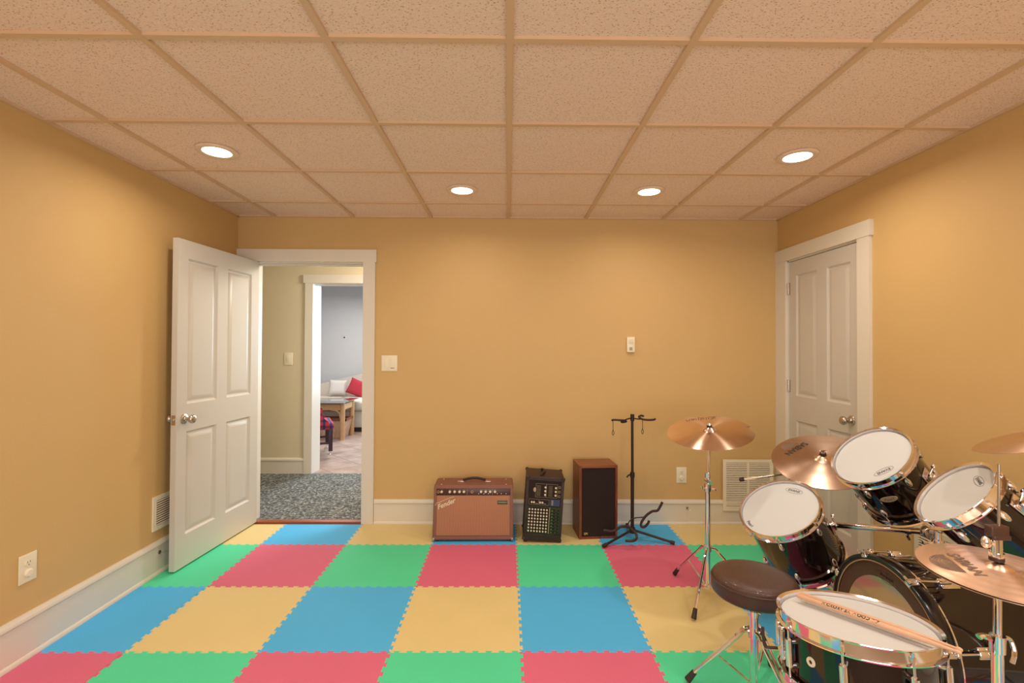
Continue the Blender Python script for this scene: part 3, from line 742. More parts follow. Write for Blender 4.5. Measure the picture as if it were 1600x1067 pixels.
# ------------------------------------------------------------------ cymbals
def cym_z(r, Rr, kind):
    """height of the top surface above the rim plane"""
    bell = .17*Rr if kind != 'bigbell' else .2*Rr
    bow = .075*Rr*(1-(r/Rr)**2)
    if kind == 'china' : bow = .07*Rr*(1-(r/Rr)**2)
    if r < bell: bow += .075*Rr*math.cos(r/bell*PI/2)**.7 if r < bell else 0
    return bow
def norm_rot(n, spin=0):
    q = Vector(n).normalized().to_track_quat('Z', 'Y'); return (q.to_matrix().to_4x4() @ Matrix.Rotation(spin, 4, 'Z'))
def cymbal(name, label, c, n, Rr, mat_, kind='', spin=0, notch=None, wing=True, felt=True):
    M = Matrix.Translation(c) @ norm_rot(n, spin)
    o = bpy.data.objects.new(name, None); C.objects.link(o); o.matrix_world = M
    tag(o, label, 'cymbal')
    rs = [.012] + [Rr*.17*k/6 for k in range(1, 7)] + [Rr*(.17+.83*k/26) for k in range(1, 27)]
    rs = sorted(set(round(x, 5) for x in rs if x >= .006))
    top = [(r, cym_z(r, Rr, kind)+.0012 + (.0004*math.sin(r*900) if kind != 'hatb' else 0)*(r > .2*Rr)) for r in rs]
    bot = [(r, cym_z(r, Rr, kind)) for r in rs]
    rf = None
    if notch:
        a0, a1, dep = notch
        def rf(a, r):
            a = a % (2*PI)
            if a0 < a < a1 and r > Rr*.8:
                t = (a-a0)/(a1-a0); return 1 - dep*t*(r/Rr-.8)/.2
            return 1
    prof = bot + top[::-1]
    MB().lathe(prof, 128, None, rf, closed=True).build('cymbal_plate', mat_, o, smooth=50)
    return o, M
def cym_text(o, s, size, Rr, kind, pos, ang, mat_, mirror=False, shear=0, arc=False, bold=.0):
    v, f = text_geo(s, size, shear=shear, ext=.0, bold=bold)
    out = []
    for p in v:
        x, y = p.x, p.y
        if mirror: x = -x
        X = pos[0] + x*math.cos(ang) - y*math.sin(ang); Y = pos[1] + x*math.sin(ang) + y*math.cos(ang)
        out.append((X, Y, cym_z(math.hypot(X, Y), Rr, kind) + .0022))
    MB().add(out, f).build('printed_name', mat_, o)
def cym_dome(o, Rr, kind, pos, ang, rad, mat_, rings=9):
    mb = MB()
    for k in range(rings):
        r0 = rad*(k+.15)/rings; r1 = rad*(k+.85)/rings; vs = []; fs = []
        N = 24
        for i in range(N+1):
            a = PI + PI*i/N
            for r in (r0, r1):
                x, y = r*math.cos(a), r*math.sin(a)
                X = pos[0] + x*math.cos(ang) - y*math.sin(ang); Y = pos[1] + x*math.sin(ang) + y*math.cos(ang)
                vs.append((X, Y, cym_z(math.hypot(X, Y), Rr, kind) + .0020))
        for i in range(N): fs.append([2*i, 2*i+1, 2*i+3, 2*i+2])
        mb.add(vs, fs)
    mb.build('printed_emblem', mat_, o)
def local_of(M, p):
    q = M.inverted() @ Vector(p); return (q.x, q.y)
def local_ang(M, p, d):
    a = M.inverted() @ Vector(p); b_ = M.inverted() @ (Vector(p)+Vector(d)); return math.atan2(b_.y-a.y, b_.x-a.x)

# --- china cymbal on its straight stand
CHC = Vector((1.140, 2.714, .908)); CHN = Vector((-.145, -.231, .962)).normalized(); CHR = .2286
china, CM = cymbal('cymbal', 'large shiny bronze cymbal with a nick in its rim, on the straight chrome stand', CHC, CHN, CHR, 'china_bronze', 'china', notch=(.15, .52, .09))
pt = CHC + Vector((.025, .170, .03)); cym_text(china, 'Zildjian', .062, CHR, 'china', local_of(CM, pt), local_ang(CM, pt, (-1, .05, 0)), 'print_brown', shear=.3)
st = thing('cymbal_stand', 'straight chrome cymbal stand left of the drum throne', 'cymbal stand', (1.118, 2.69, 0))
S0 = Vector((1.118, 2.69, 0)); top = CHC + CHN*.06
MB().cyl((1.118, 2.69, .045), (1.120, 2.692, .60), .0135).build('lower_tube', 'chrome', st, S0)
MB().cyl((1.120, 2.692, .58), (1.134, 2.706, .875), .0085).build('upper_tube', 'chrome', st, S0)
mb = MB().cyl((1.120, 2.692, .585), (1.120, 2.692, .625), .019); mb.cyl((1.120, 2.692, .66), (1.120, 2.692, .685), .015); mb.tube([(1.10, 2.69, .60), (1.085, 2.68, .602), (1.078, 2.678, .615)], .006, 8, 3); mb.tube([(1.135, 2.69, .60), (1.152, 2.68, .60), (1.155, 2.68, .59)], .006, 8, 3)
mb.cyl((1.122, 2.665, .64), (1.122, 2.72, .64), .012); mb.tube([(1.122, 2.665, .64), (1.10, 2.655, .655), (1.095, 2.65, .665)], .004, 8, 3)
mb.build('tube_clamp', 'chrome', st, S0)
mb = MB().cyl((1.134, 2.706, .872), CHC-CHN*.002, .010); mb.cyl(CHC+CHN*.022, CHC+CHN*.055, .0035); mb.build('tilter', 'chrome', st, S0)
MB().cyl(CHC+CHN*.030, CHC+CHN*.046, .0155, .013).build('felt', 'dark_rubber', st, S0)
MB().cyl(CHC+CHN*.046, CHC+CHN*.056, .013, .009).build('wing_nut', 'chrome', st, S0)
MB().cyl((1.118, 2.69, .255), (1.118, 2.69, .285), .020).build('leg_collar', 'chrome', st, S0)
MB().cyl((1.118, 2.69, .045), (1.118, 2.69, .075), .018).build('brace_collar', 'chrome', st, S0)
def tripod_leg(parent, S0, c, f, zc, zb, bulge=.35, r=.0065, dbl=.0, knee=None, foot=.013, out=.10, zk=None, kick=0):
    """leg from collar height zc via a bend down to foot f; brace from zb to the middle of the leg"""
    c = Vector(c); f = Vector(f); d = Vector((f.x-c.x, f.y-c.y, 0)); L = d.length; d.normalize(); nrm = Vector((-d.y, d.x, 0))
    p0 = Vector((c.x, c.y, zc)) + d*.018; p1 = Vector((c.x, c.y, zc-.005)) + d*out*.6; p2 = Vector((c.x, c.y, zk if zk else zc-.045)) + d*out; p3 = Vector((f.x, f.y, .020))
    leg = MB()
    for s_ in ((-1, 1) if dbl else (0,)):
        o_ = nrm*dbl*s_; leg.tube([p0+o_, p1+o_, p2+o_, p2.lerp(p3, .3)+o_*.9, p2.lerp(p3, .92)+o_*.3], r, 8)
    if dbl: leg.cyl(p2-nrm*dbl, p2+nrm*dbl, r)
    L_ = leg.build('leg', 'chrome', parent, S0)
    MB().cyl(p2.lerp(p3, .86), p3-Vector((0, 0, .009)), foot*.8, foot).build('rubber_foot', 'dark_rubber', L_, S0)
    mid = p2.lerp(p3, .42); q = Vector((c.x, c.y, zb)) + d*.016
    br = MB()
    br.tube([q, mid], r*.75, 8); br.build('brace', 'chrome', L_, S0)
for f_ in ((1.021, 2.942, 0), (.949, 2.454, 0), (1.385, 2.66, 0)):
    tripod_leg(st, S0, (1.118, 2.69), f_, .27, .06, r=.0068, out=.07, zk=.232)

# --- crash cymbal, boom stand
CRC = Vector((1.660, 2.530, .793)); CRN = Vector((-.231, -.328, .916)).normalized(); CRR = .240
crash, CM = cymbal('cymbal', 'bronze crash cymbal tilted behind the floor tom with a black printed name and half-round emblem', CRC, CRN, CRR, 'brass_bronze', 'crash')
pt = CRC + Vector((-.068, .122, .026)); dr = Vector((-.914, -.406, 0))
dr = dr - CRN*dr.dot(CRN)
cym_text(crash, 'SABIAN', .046, CRR, 'crash', local_of(CM, pt), local_ang(CM, pt, dr), 'print_black', bold=.0012)
up_ = CRN.cross(dr).normalized(); pe = pt - up_*.026
cym_dome(crash, CRR, 'crash', local_of(CM, pe), local_ang(CM, pe, dr), .052, 'print_grey')
S0 = Vector((1.575, 2.70, 0))
st = thing('cymbal_stand', 'chrome boom stand behind the floor tom, black tipped rod sticking out left', 'cymbal stand', S0)
MB().cyl((1.575, 2.70, .04), (1.575, 2.70, .60), .0125).build('lower_tube', 'chrome', st, S0)
MB().cyl((1.575, 2.70, .58), (1.565, 2.665, .70), .0085).build('upper_tube', 'chrome', st, S0)
MB().cyl((1.575, 2.70, .57), (1.575, 2.70, .61), .019).build('tube_clamp', 'chrome', st, S0)
bt = Vector((1.254, 2.60, .672)); be = CRC - CRN*.055
bo = MB().cyl(bt+(be-bt)*.05, be, .0048); bo.cyl(bt+(be-bt)*.74, bt+(be-bt)*.80, .014); bo.cyl(be, CRC+CRN*.05, .004); bo.sph(be, .012); bo.build('boom_rod', 'satin_nickel', st, S0)
MB().cyl(bt+(be-bt)*.04, bt+(be-bt)*.22, .0075, .0055).build('boom_grip', 'knob_ivory', st, S0)
MB().cyl(bt, bt+(be-bt)*.05, .010).build('boom_tip', 'dark_rubber', st, S0)
MB().cyl(CRC+CRN*.034, CRC+CRN*.048, .017, .014).build('felt', 'dark_rubber', st, S0)
mb = MB().cyl(CRC+CRN*.048, CRC+CRN*.058, .010, .008); mb.box((-.016, -.0025, .054), (.016, .0025, .064), Matrix.Translation(CRC) @ norm_rot(CRN, .4), bev=.002); mb.build('wing_nut', 'chrome', st, S0)
MB().cyl((1.575, 2.70, .25), (1.575, 2.70, .28), .020).build('leg_collar', 'chrome', st, S0)
for f_ in ((1.61, 3.02, 0), (1.30, 2.60, 0), (1.84, 2.60, 0)):
    tripod_leg(st, S0, (1.575, 2.70), f_, .265, .06, r=.0068, out=.07, zk=.23)

# --- ride cymbal at the right edge
RDC = Vector((1.665, 1.45, 1.118)); RDN = Vector((-.28, .22, 1)).normalized()
ride, RM = cymbal('cymbal', 'thin bronze cymbal seen almost edge-on at the right edge of the photo, above the drums', RDC, RDN, .200, 'brass_bronze', 'ride')
pt = RDC + Vector((-.02, -.10, .03)); cym_text(ride, 'SABIAN', .045, .20, 'ride', local_of(RM, pt), local_ang(RM, pt, (1, .3, 0)), 'print_grey')
S0 = Vector((1.72, 1.42, 0))
st = thing('cymbal_stand', 'chrome stand holding the cymbal at the right edge of the photo', 'cymbal stand', S0)
MB().cyl((1.72, 1.42, .04), (1.72, 1.42, .70), .0125).build('lower_tube', 'chrome', st, S0)
MB().cyl((1.72, 1.42, .68), RDC-RDN*.02, .0075).build('upper_tube', 'chrome', st, S0)
MB().cyl(RDC-RDN*.025, RDC+RDN*.045, .004).build('tilter', 'chrome', st, S0)
MB().cyl(RDC+RDN*.03, RDC+RDN*.045, .015).build('felt', 'dark_rubber', st, S0)
MB().cyl((1.72, 1.42, .25), (1.72, 1.42, .28), .020).build('leg_collar', 'chrome', st, S0)
for f_ in ((1.58, 1.20, 0), (1.97, 1.36, 0), (1.80, 1.16, 0)):
    tripod_leg(st, S0, (1.72, 1.42), f_, .265, .06, r=.0068, out=.06, zk=.23)

# ------------------------------------------------------------------ drums
def hoop_prof(r, flip=1, z0=0):
    p = [(r+.001, .0), (r+.001, -.014), (r+.009, -.017), (r+.0105, -.015), (r+.0035, -.012), (r+.0035, .006), (r+.0075, .010), (r+.0065, .0115), (r+.001, .0085)]
    return [(a, z0 + flip*b_) for a, b_ in p]
def hoop_mb(r, z0, flip, hs=1.0):
    p = [(r+.001, .0), (r+.001, -.022), (r+.0115, -.0245), (r+.0125, -.0215), (r+.0045, -.018), (r+.0045, .006), (r+.010, .0105), (r+.0095, .0125), (r+.001, .009)]
    return MB().lathe([(a, z0 + flip*b_) for a, b_ in p], 96, closed=True)
def drum(name, label, c, n, r, depth, nl, spin=0, shell='black_lacquer', logo=None, logo_at=(0, 0), logo_ang=0, oval=True, badge=None, snare=False, head_print=None, group=None, lug_dir=None):
    M = Matrix.Translation(c) @ norm_rot(n, spin)
    o = bpy.data.objects.new(name, None); C.objects.link(o); o.matrix_world = M; tag(o, label, 'drum', group)
    rs = r-.006
    MB().lathe([(rs-.006, -.004), (rs, -.006), (rs, -depth+.006), (rs-.006, -depth+.004)], 96, closed=True).build('shell', shell, o, smooth=30)
    hd = MB().lathe([(0, 0), (r-.012, 0), (r-.004, -.001), (r+.0005, -.006), (r+.0005, -.018), (r-.004, -.018), (r-.005, -.008), (0, -.0008)], 96).build('batter_head', 'drum_head', o)
    MB().lathe([(0, -depth), (r-.010, -depth), (r+.0005, -depth+.006), (r+.0005, -depth+.016), (r-.003, -depth+.016), (r-.004, -depth+.007), (0, -depth+.0008)], 96).build('resonant_head', 'drum_head_clear', o)
    MB().lathe([(r-.0015, .004), (r+.0042, .004), (r+.0042, -.022), (r-.0015, -.022)], 96, closed=True)
    th = hoop_mb(r, 0, 1); th.build('top_hoop', 'chrome', o, smooth=50)
    hoop_mb(r, -depth, -1).build('bottom_hoop', 'chrome', o, smooth=50)
    a_off = PI/nl
    if lug_dir is not None:
        q = M.inverted().to_3x3() @ Vector(lug_dir); a_off = math.atan2(q.y, q.x)
    for k in range(nl):
        a = 2*PI*k/nl + a_off; u = Vector((math.cos(a), math.sin(a), 0))
        rl = rs + .0
        if snare:
            lg = MB(); zc = -depth/2
            lg.cyl(u*(rl+.013)+Vector((0, 0, zc-.034)), u*(rl+.013)+Vector((0, 0, zc+.034)), .0095, seg=16)
            for dz in (-.03, .03): lg.cyl(u*(rl-.001)+Vector((0, 0, zc+dz)), u*(rl+.012)+Vector((0, 0, zc+dz)), .009, seg=16)
            L_ = lg.build('lug', 'chrome', o)
            rd = MB().cyl(u*(rl+.0135)+Vector((0, 0, zc+.03)), u*(rl+.0135)+Vector((0, 0, -.006)), .0032, seg=10); rd.cyl(u*(rl+.0135)+Vector((0, 0, -.016)), u*(rl+.0135)+Vector((0, 0, -.003)), .0055, seg=8)
            rd.cyl(u*(rl+.0135)+Vector((0, 0, -.003)), u*(rl+.0135)+Vector((0, 0, .006)), .003, seg=4)
            rd.build('tension_rod', 'chrome', L_)
            MB().cyl(u*(rl+.0135)+Vector((0, 0, zc-.03)), u*(rl+.0135)+Vector((0, 0, -depth+.01)), .0032, seg=10).build('tension_rod', 'chrome', L_)
        else:
            for zl, zh, s_ in ((-.062, -.006, 1), (-depth+.062, -depth+.006, -1)):
                Q = Matrix.Translation(u*(rl+.006)+Vector((0, 0, zl))) @ Matrix.Rotation(a, 4, 'Z')
                lg = MB().sph((0, 0, 0), 1, .011, .011, .024, Q, 16); lg.cyl(u*(rl-.001)+Vector((0, 0, zl)), u*(rl+.007)+Vector((0, 0, zl)), .011, seg=14)
                L_ = lg.build('lug', 'chrome', o)
                rd = MB().cyl(u*(rl+.0135)+Vector((0, 0, zl)), u*(rl+.0135)+Vector((0, 0, zh+s_*.004)), .003, seg=10)
                rd.cyl(u*(rl+.0135)+Vector((0, 0, zh-s_*.012)), u*(rl+.0135)+Vector((0, 0, zh+s_*.003)), .0058, seg=8)
                rd.build('tension_rod', 'chrome', L_)
    if logo:
        v, f = text_geo(logo, .017, ext=.0)
        LMx = Matrix.Translation((logo_at[0], logo_at[1], .0008)) @ Matrix.Rotation(logo_ang, 4, 'Z')
        q = MB().add(v, f, LMx)
        if oval:
            N = 48
            for i in range(N):
                a0, a1 = 2*PI*i/N, 2*PI*(i+1)/N
                q.add([(.042*math.cos(a0), .0155*math.sin(a0), 0), (.042*math.cos(a1), .0155*math.sin(a1), 0), (.0405*math.cos(a1), .014*math.sin(a1), 0), (.0405*math.cos(a0), .014*math.sin(a0), 0)], [[0, 1, 2, 3]], LMx)
        q.build('printed_logo', 'print_black', hd)
    return o, M
def head_xy(M, p): q = M.inverted() @ Vector(p); return (q.x, q.y)
def side_badge(o, M, rs, direction, z, text=None):
    q = M.inverted().to_3x3() @ Vector(direction); q.z = 0; q.normalize()
    B = on_frame(q*(rs+.0005)+Vector((0, 0, z)), Vector((0, 0, 1)).cross(q), Vector((0, 0, 1)), q)
    mb = MB(); N = 40; vs = [(0, 0, .0015)]
    vs += [(.031*math.cos(2*PI*i/N), .015*math.sin(2*PI*i/N), .0012-((.031*math.cos(2*PI*i/N))**2)/(2*rs)) for i in range(N)]
    vs += [(.032*math.cos(2*PI*i/N), .016*math.sin(2*PI*i/N), -.001-((.032*math.cos(2*PI*i/N))**2)/(2*rs)) for i in range(N)]
    fs = [[0, 1+i, 1+(i+1) % N] for i in range(N)] + [[1+i, 1+(i+1) % N, 1+N+(i+1) % N, 1+N+i] for i in range(N)]
    b_ = mb.add(vs, fs, B).build('oval_badge', 'badge_silver', o)
    if text:
        v, f = text_geo(text, .018, shear=.3, ext=0)
        vv = [(p.x, p.y, .0022-(p.x**2)/(2*rs)) for p in v]
        MB().add(vv, f, B).build('badge_lettering', 'print_brown', b_)
def bracket(o, M, rs, direction, z, name='mount_bracket', arm=.03):
    q = M.inverted().to_3x3() @ Vector(direction); q.z = 0; q.normalize(); t_ = Vector((0, 0, 1)).cross(q); Z = Vector((0, 0, z))
    mb = MB()
    B = on_frame(q*(rs-.001)+Z, t_, Vector((0, 0, 1)), q)
    mb.box((-.024, -.034, 0), (.024, .034, .006), B, bev=.002); mb.box((-.014, -.020, .005), (.014, .020, .026), B, bev=.005)
    mb.sph((0, 0, .028), .014, 1, 1.1, .9, B); mb.cyl(B @ Vector((.0, .018, .018)), B @ Vector((.028, .030, .03)), .004); mb.sph((.030, .032, .032), .009, 1.3, .5, 1, B)
    mb.build(name, 'chrome', o); return B @ Vector((0, 0, .03))

# floor tom
FTC = Vector((1.311, 2.324, .609)); FTN = Vector((-.523, -.234, .819)).normalized(); FTR = .174
ft, M = drum('floor_tom', 'black 14 inch floor tom hanging tilted beside the throne, lowest of the white-headed toms', FTC, FTN, FTR, .315, 6, lug_dir=(-.477, -.716, -.509))
def logo_on(o, M, text, p, d, size, oval=True, mat_='print_black'):
    a = M.inverted() @ Vector(p); b_ = M.inverted() @ (Vector(p)+Vector(d)); ang = math.atan2(b_.y-a.y, b_.x-a.x)
    hd = [c_ for c_ in children(o) if c_.name.startswith('batter_head')][0]
    LMx = Matrix.Translation((a.x, a.y, .0008)) @ Matrix.Rotation(ang, 4, 'Z')
    v, f = text_geo(text, size, ext=.0, bold=.0003); q = MB().add(v, f, LMx)
    if oval:
        N = 48; A = size*len(text)*.44; B_ = size*.85; w_ = .0012
        for i in range(N):
            a0, a1 = 2*PI*i/N, 2*PI*(i+1)/N
            q.add([(A*math.cos(a0), B_*math.sin(a0), 0), (A*math.cos(a1), B_*math.sin(a1), 0), ((A-w_)*math.cos(a1), (B_-w_)*math.sin(a1), 0), ((A-w_)*math.cos(a0), (B_-w_)*math.sin(a0), 0)], [[0, 1, 2, 3]], LMx)
    q.build('printed_logo', mat_, hd)
logo_on(ft, M, 'EVANS', (1.408, 2.364, .682), (.030, -.060, .002), .019)
logo_on(ft, M, 'Pearl', (1.179, 2.341, .530), (.002, -.045, -.012), .022, oval=False)
ft_b = bracket(ft, M, FTR-.006, (.819, -.403, .408), -.176)
# toms over the bass drum
T1C = Vector((1.576, 2.081, .915)); T1N = Vector((-.682, -.136, .719)).normalized()
tom1, M1 = drum('tom_drum', 'black tom with an oval silver badge, the higher one above the bass drum', T1C, T1N, .152, .245, 6, lug_dir=(-.02, -.985, -.16), group='mounted tom drums')
logo_on(tom1, M1, 'EVANS', (1.554, 1.985, .876), (-.0507, .0323, -.042), .0175)
side_badge(tom1, M1, .146, (-.45, -.697, -.558), -.105, 'Pearl')
t1_b = bracket(tom1, M1, .146, (.397, -.894, .207), -.125)
T2C = Vector((1.5, 1.607, .896)); T2N = Vector((-.702, .229, .675)).normalized()
tom2, M2 = drum('tom_drum', 'small black tom behind the hi-hat rod, oval print right on its head', T2C, T2N, .127, .225, 6, lug_dir=(-.15, -.93, .10), group='mounted tom drums')
logo_on(tom2, M2, 'EVANS', (1.5385, 1.5665, .950), (-.027, -.0465, -.012), .0155)
t2_b = bracket(tom2, M2, .121, (.19, -.852, .487), -.09)

# ------------------------------------------------------------------ bass drum
BR = .283; BC = Vector((1.430, 1.835, BR+.012))
bd = thing('bass_drum', 'large black bass drum lying on its side at the right, ringed head facing the throne', 'drum', BC)
# local frame: axis +x into the kit
A = on_frame((0, 0, 0), (0, 1, 0), (0, 0, 1), (1, 0, 0))   # lathe z -> world x
BD = .40
MB().lathe([(.266, .012), (.272, .012), (.272, BD+.06), (.266, BD+.06)], 128, A, closed=True).build('shell', 'black_lacquer', bd, smooth=30)
def bhoop(x0, x1): return MB().lathe([(.273, x0), (BR-.002, x0), (BR, x0+.003), (BR, x1-.003), (BR-.002, x1), (.273, x1)], 128, A, closed=True)
hp = bhoop(0, .042); hp.build('batter_hoop', 'black_hoop', bd)
ed = MB().lathe([(BR-.001, .0395), (BR+.0035, .0395), (BR+.0035, .0445), (BR-.001, .0445)], 128, A, closed=True)
ed.build('hoop_edge', 'chrome', bd)
bhoop(BD+.03, BD+.072).build('front_hoop', 'black_hoop', bd)
bh = MB().lathe([(0, .010), (.205, .010)], 96, A).build('batter_head', 'drum_head_clear', bd)
rg = MB().lathe([(.205, .009), (.215, .0085), (.245, .0085), (.258, .010), (.262, .013), (.2735, .013), (.2735, .002), (.272, .002)], 128, A).build('head_collar', 'head_ring', bd)
r2_ = MB().lathe([(.2585, .005), (.2625, .0045), (.2625, .010), (.2585, .010)], 128, A, closed=True); r2_.build('head_rim', 'brass_bronze', bd)
MB().lathe([(.2628, .005), (.2732, .005)], 128, A).build('flesh_hoop', 'print_black', bd)
MB().lathe([(0, BD+.05), (.266, BD+.05), (.2735, BD+.045)], 96, A).build('front_head', 'print_black', bd)
v, f = text_geo('EVANS', .022, ext=0, bold=.0003)
N = 48
def head_logo():
    q = MB(); c_ = Vector((.0085, 1.8255-1.835, .512-BC.z))
    d = Vector((0, -.0745, -.0031)).normalized(); u_ = Vector((0, -.04, 1)); u_ = (u_ - d*u_.dot(d)).normalized()
    F_ = on_frame(c_, d, u_, d.cross(u_)); q.add(v, f, F_)
    for i in range(N):
        a0, a1 = 2*PI*i/N, 2*PI*(i+1)/N; A_, B_, w_ = .048, .019, .0015
        q.add([(A_*math.cos(a0), B_*math.sin(a0), 0), (A_*math.cos(a1), B_*math.sin(a1), 0), ((A_-w_)*math.cos(a1), (B_-w_)*math.sin(a1), 0), ((A_-w_)*math.cos(a0), (B_-w_)*math.sin(a0), 0)], [[0, 1, 2, 3]], F_)
    return q
head_logo().build('printed_logo', 'print_brown', bh)
for k in range(8):
    a = math.radians(22.5+45*k+3)
    u = Vector((0, math.cos(a), math.sin(a))); t_ = Vector((0, -math.sin(a), math.cos(a)))
    B = on_frame((0, 0, 0), (1, 0, 0), t_, u)          # x = axis, z = radial
    for side_, xx in ((1, 0.0), (-1, BD+.072)):
        if side_ < 0 and k in (4, 5): continue
        cl = MB(); X = lambda d: xx + side_*d
        cl.box((min(X(-.004), X(.028)), -.013, BR-.001), (max(X(-.004), X(.028)), .013, BR+.006), B, bev=.002)
        cl.box((min(X(-.006), X(.001)), -.013, BR-.014), (max(X(-.006), X(.001)), .013, BR+.005), B, bev=.002)
        cl.box((min(X(.022), X(.036)), -.009, BR-.0), (max(X(.022), X(.036)), .009, BR+.018), B, bev=.003)
        C_ = cl.build('claw_hook', 'chrome', bd)
        p0 = B @ Vector((X(-.002), 0, BR+.011)); p1 = B @ Vector((X(.105), 0, BR+.004))
        rd = MB().cyl(p0, p1, .0035, seg=10); rd.cyl(B @ Vector((X(-.010), -.016, BR+.012)), B @ Vector((X(-.010), .016, BR+.012)), .0045, seg=10); rd.cyl(B @ Vector((X(-.014), 0, BR+.012)), p0, .005, seg=10)
        rd.build('tension_rod', 'chrome', C_)
        lg = MB().box((min(X(.100), X(.145)), -.010, .271), (max(X(.100), X(.145)), .010, BR+.012), B, bev=.004)
        lg.box((min(X(.110), X(.175)), -.018, .2705), (max(X(.110), X(.175)), .018, .278), B, bev=.003)
        lg.build('lug', 'chrome', bd)
for s_, y in ((1, .24), (-1, -.24)):
    sp = MB().cyl((.30, y*1.0, -.12), (.40, y*1.55, -.288), .007); sp.box((.27, y*1.0-.02, -.15), (.33, y*1.0+.02, -.09), bev=.006); sp.build('spur', 'chrome', bd)
# tom holder post on top of the bass drum with the arms
HB = Vector((1.665, 1.86, BC.z+.265))
th = thing('tom_holder', 'chrome tom holder post and arms rising from the bass drum between the toms', 'drum hardware', HB)
mb = MB().cyl(HB, HB+Vector((0, 0, .06)), .020); mb.box((-.04, -.045, -.002), (.04, .045, .010), Matrix.Translation(HB+Vector((0, 0, .002))), bev=.004); mb.build('base_plate', 'chrome', th, HB)
pp = HB + Vector((.01, .0, 0))
MB().cyl(HB, HB+Vector((0, 0, .20)), .0125).build('post', 'chrome', th, HB)
MB().cyl(HB+Vector((0, 0, .05)), HB+Vector((0, 0, .085)), .021).cyl(HB+Vector((-.05, .01, .07)), HB+Vector((.03, -.01, .07)), .006).build('clamp', 'chrome', th, HB)
pt_ = HB+Vector((0, 0, .185))
MB().sph(pt_, .018).tube([pt_, pt_+Vector((.07, .03, .02)), M1 @ Vector(t1_b)], .0065, 10, 4).build('tom_arm', 'chrome', th, HB)
MB().tube([pt_-Vector((0, 0, .02)), pt_+Vector((.04, -.12, -.02)), M2 @ Vector(t2_b)+Vector((.02, -.01, 0)), M2 @ Vector(t2_b)], .0065, 10, 4).build('tom_arm', 'chrome', th, HB)
fw = M @ Vector(ft_b); kn = Vector((1.735, 1.985, .628))
tb = MB().cyl(fw, fw+(kn-fw)*.96, .0135); tb.cyl(fw+(kn-fw)*.78, fw+(kn-fw)*.84, .017); tb.cyl(fw+(kn-fw)*.90, fw+(kn-fw)*1.0, .014)
tb.build('floor_tom_arm', 'chrome', th, HB)
mb = MB().sph(kn, .026).cyl(kn+Vector((-.02, -.03, 0)), kn+Vector((-.035, -.055, 0)), .014, .011)
mb.build('swivel_clamp', 'satin_nickel', th, HB)
MB().cyl(kn, HB+Vector((0, 0, .11)), .011).tube([fw+(kn-fw)*.8, fw+(kn-fw)*.8+Vector((0, 0, -.02)), fw+(kn-fw)*.81+Vector((0.005, 0, -.04))], .007, 8).build('clamp_arm', 'chrome', th, HB)

# ------------------------------------------------------------------ snare drum, its stand, the sticks
SNC = Vector((.949, 1.316, .640)); SNN = Vector((.019, .109, .994)).normalized()
snare, MS_ = drum('snare_drum', 'black snare drum with chrome hoops and two sticks lying on it, nearest drum', SNC, SNN, .178, .165, 8, snare=True, lug_dir=(.02, -1, 0))
def on_shell(M, rs, direction, z):
    q = M.inverted().to_3x3() @ Vector(direction); q.z = 0; q.normalize()
    return on_frame(q*rs+Vector((0, 0, z)), Vector((0, 0, 1)).cross(q), Vector((0, 0, 1)), q)
B = on_shell(MS_, .172, (-.94, -.35, 0), -.078)
MB().lathe([(.005, 0), (.012, 0), (.011, .003), (.005, .003)], 24, B, closed=True).build('vent_grommet', 'knob_ivory', snare)
MB().lathe([(0, .0008), (.0052, .0008)], 16, B).build('vent_hole', 'print_black', snare)
B = on_shell(MS_, .172, (-.955, .30, 0), -.080)
to = MB().box((-.014, -.045, 0), (.014, .045, .014), B, bev=.003); to.box((-.009, -.01, .012), (.009, .055, .022), B, bev=.003); to.build('snare_strainer', 'chrome', snare)
MB().tube([B @ Vector(p) for p in ((0, -.02, .02), (.0, -.022, .045), (0, -.018, .053), (0, .010, .056), (0, .030, .056))], .0042, 8, 3).build('throw_off_lever', 'dark_rubber', snare)
S0 = Vector((.965, 1.27, 0))
ss = thing('snare_stand', 'chrome snare stand under the nearest drum', 'snare stand', S0)
MB().cyl((.965, 1.27, .05), (.965, 1.29, .40), .0115).build('pole', 'chrome', ss, S0)
bk = MB()
for a in (90, 210, 330):
    a = math.radians(a); e = SNC - SNN*.190 + Vector((math.cos(a)*.185, math.sin(a)*.185, 0)); e.z = (MS_ @ Vector((0, 0, -.19))).z - (SNN.x*math.cos(a)+SNN.y*math.sin(a))*.185/SNN.z
    bk.tube([(.965, 1.29, .39), e, e+Vector((math.cos(a)*.012, math.sin(a)*.012, .03))], .0055, 8)
bk.build('basket', 'chrome', ss, S0)
MB().cyl((.965, 1.27, .22), (.965, 1.27, .25), .018).build('leg_collar', 'chrome', ss, S0)
for f_ in ((.72, 1.18, 0), (1.16, 1.08, 0), (1.02, 1.51, 0)):
    tripod_leg(ss, S0, (.965, 1.27), f_, .235, .06, r=.006, out=.06, zk=.2)
def stick(label, a, b_):
    a, b_ = Vector(a), Vector(b_); d = b_-a; L = d.length
    o = bpy.data.objects.new('drumstick', None); C.objects.link(o); o.matrix_world = Matrix.Translation(a) @ frame(d); tag(o, label, 'drumstick', 'drumsticks on the snare')
    MB().lathe([(0, 0), (.0055, .0015), (.0072, .006), (.0073, L*.72), (.0052, L*.86), (.0034, L*.955), (.0032, L*.962), (.0050, L*.975), (.0052, L*.985), (.003, L-.001), (0, L)], 20).build('stick_body', 'stick_wood', o)
    return o, L
nz_ = SNN
def on_head(x, y, h):   # point at height h over the snare head plane
    z = SNC.z - ((x-SNC.x)*SNN.x + (y-SNC.y)*SNN.y)/SNN.z + h; return Vector((x, y, z))
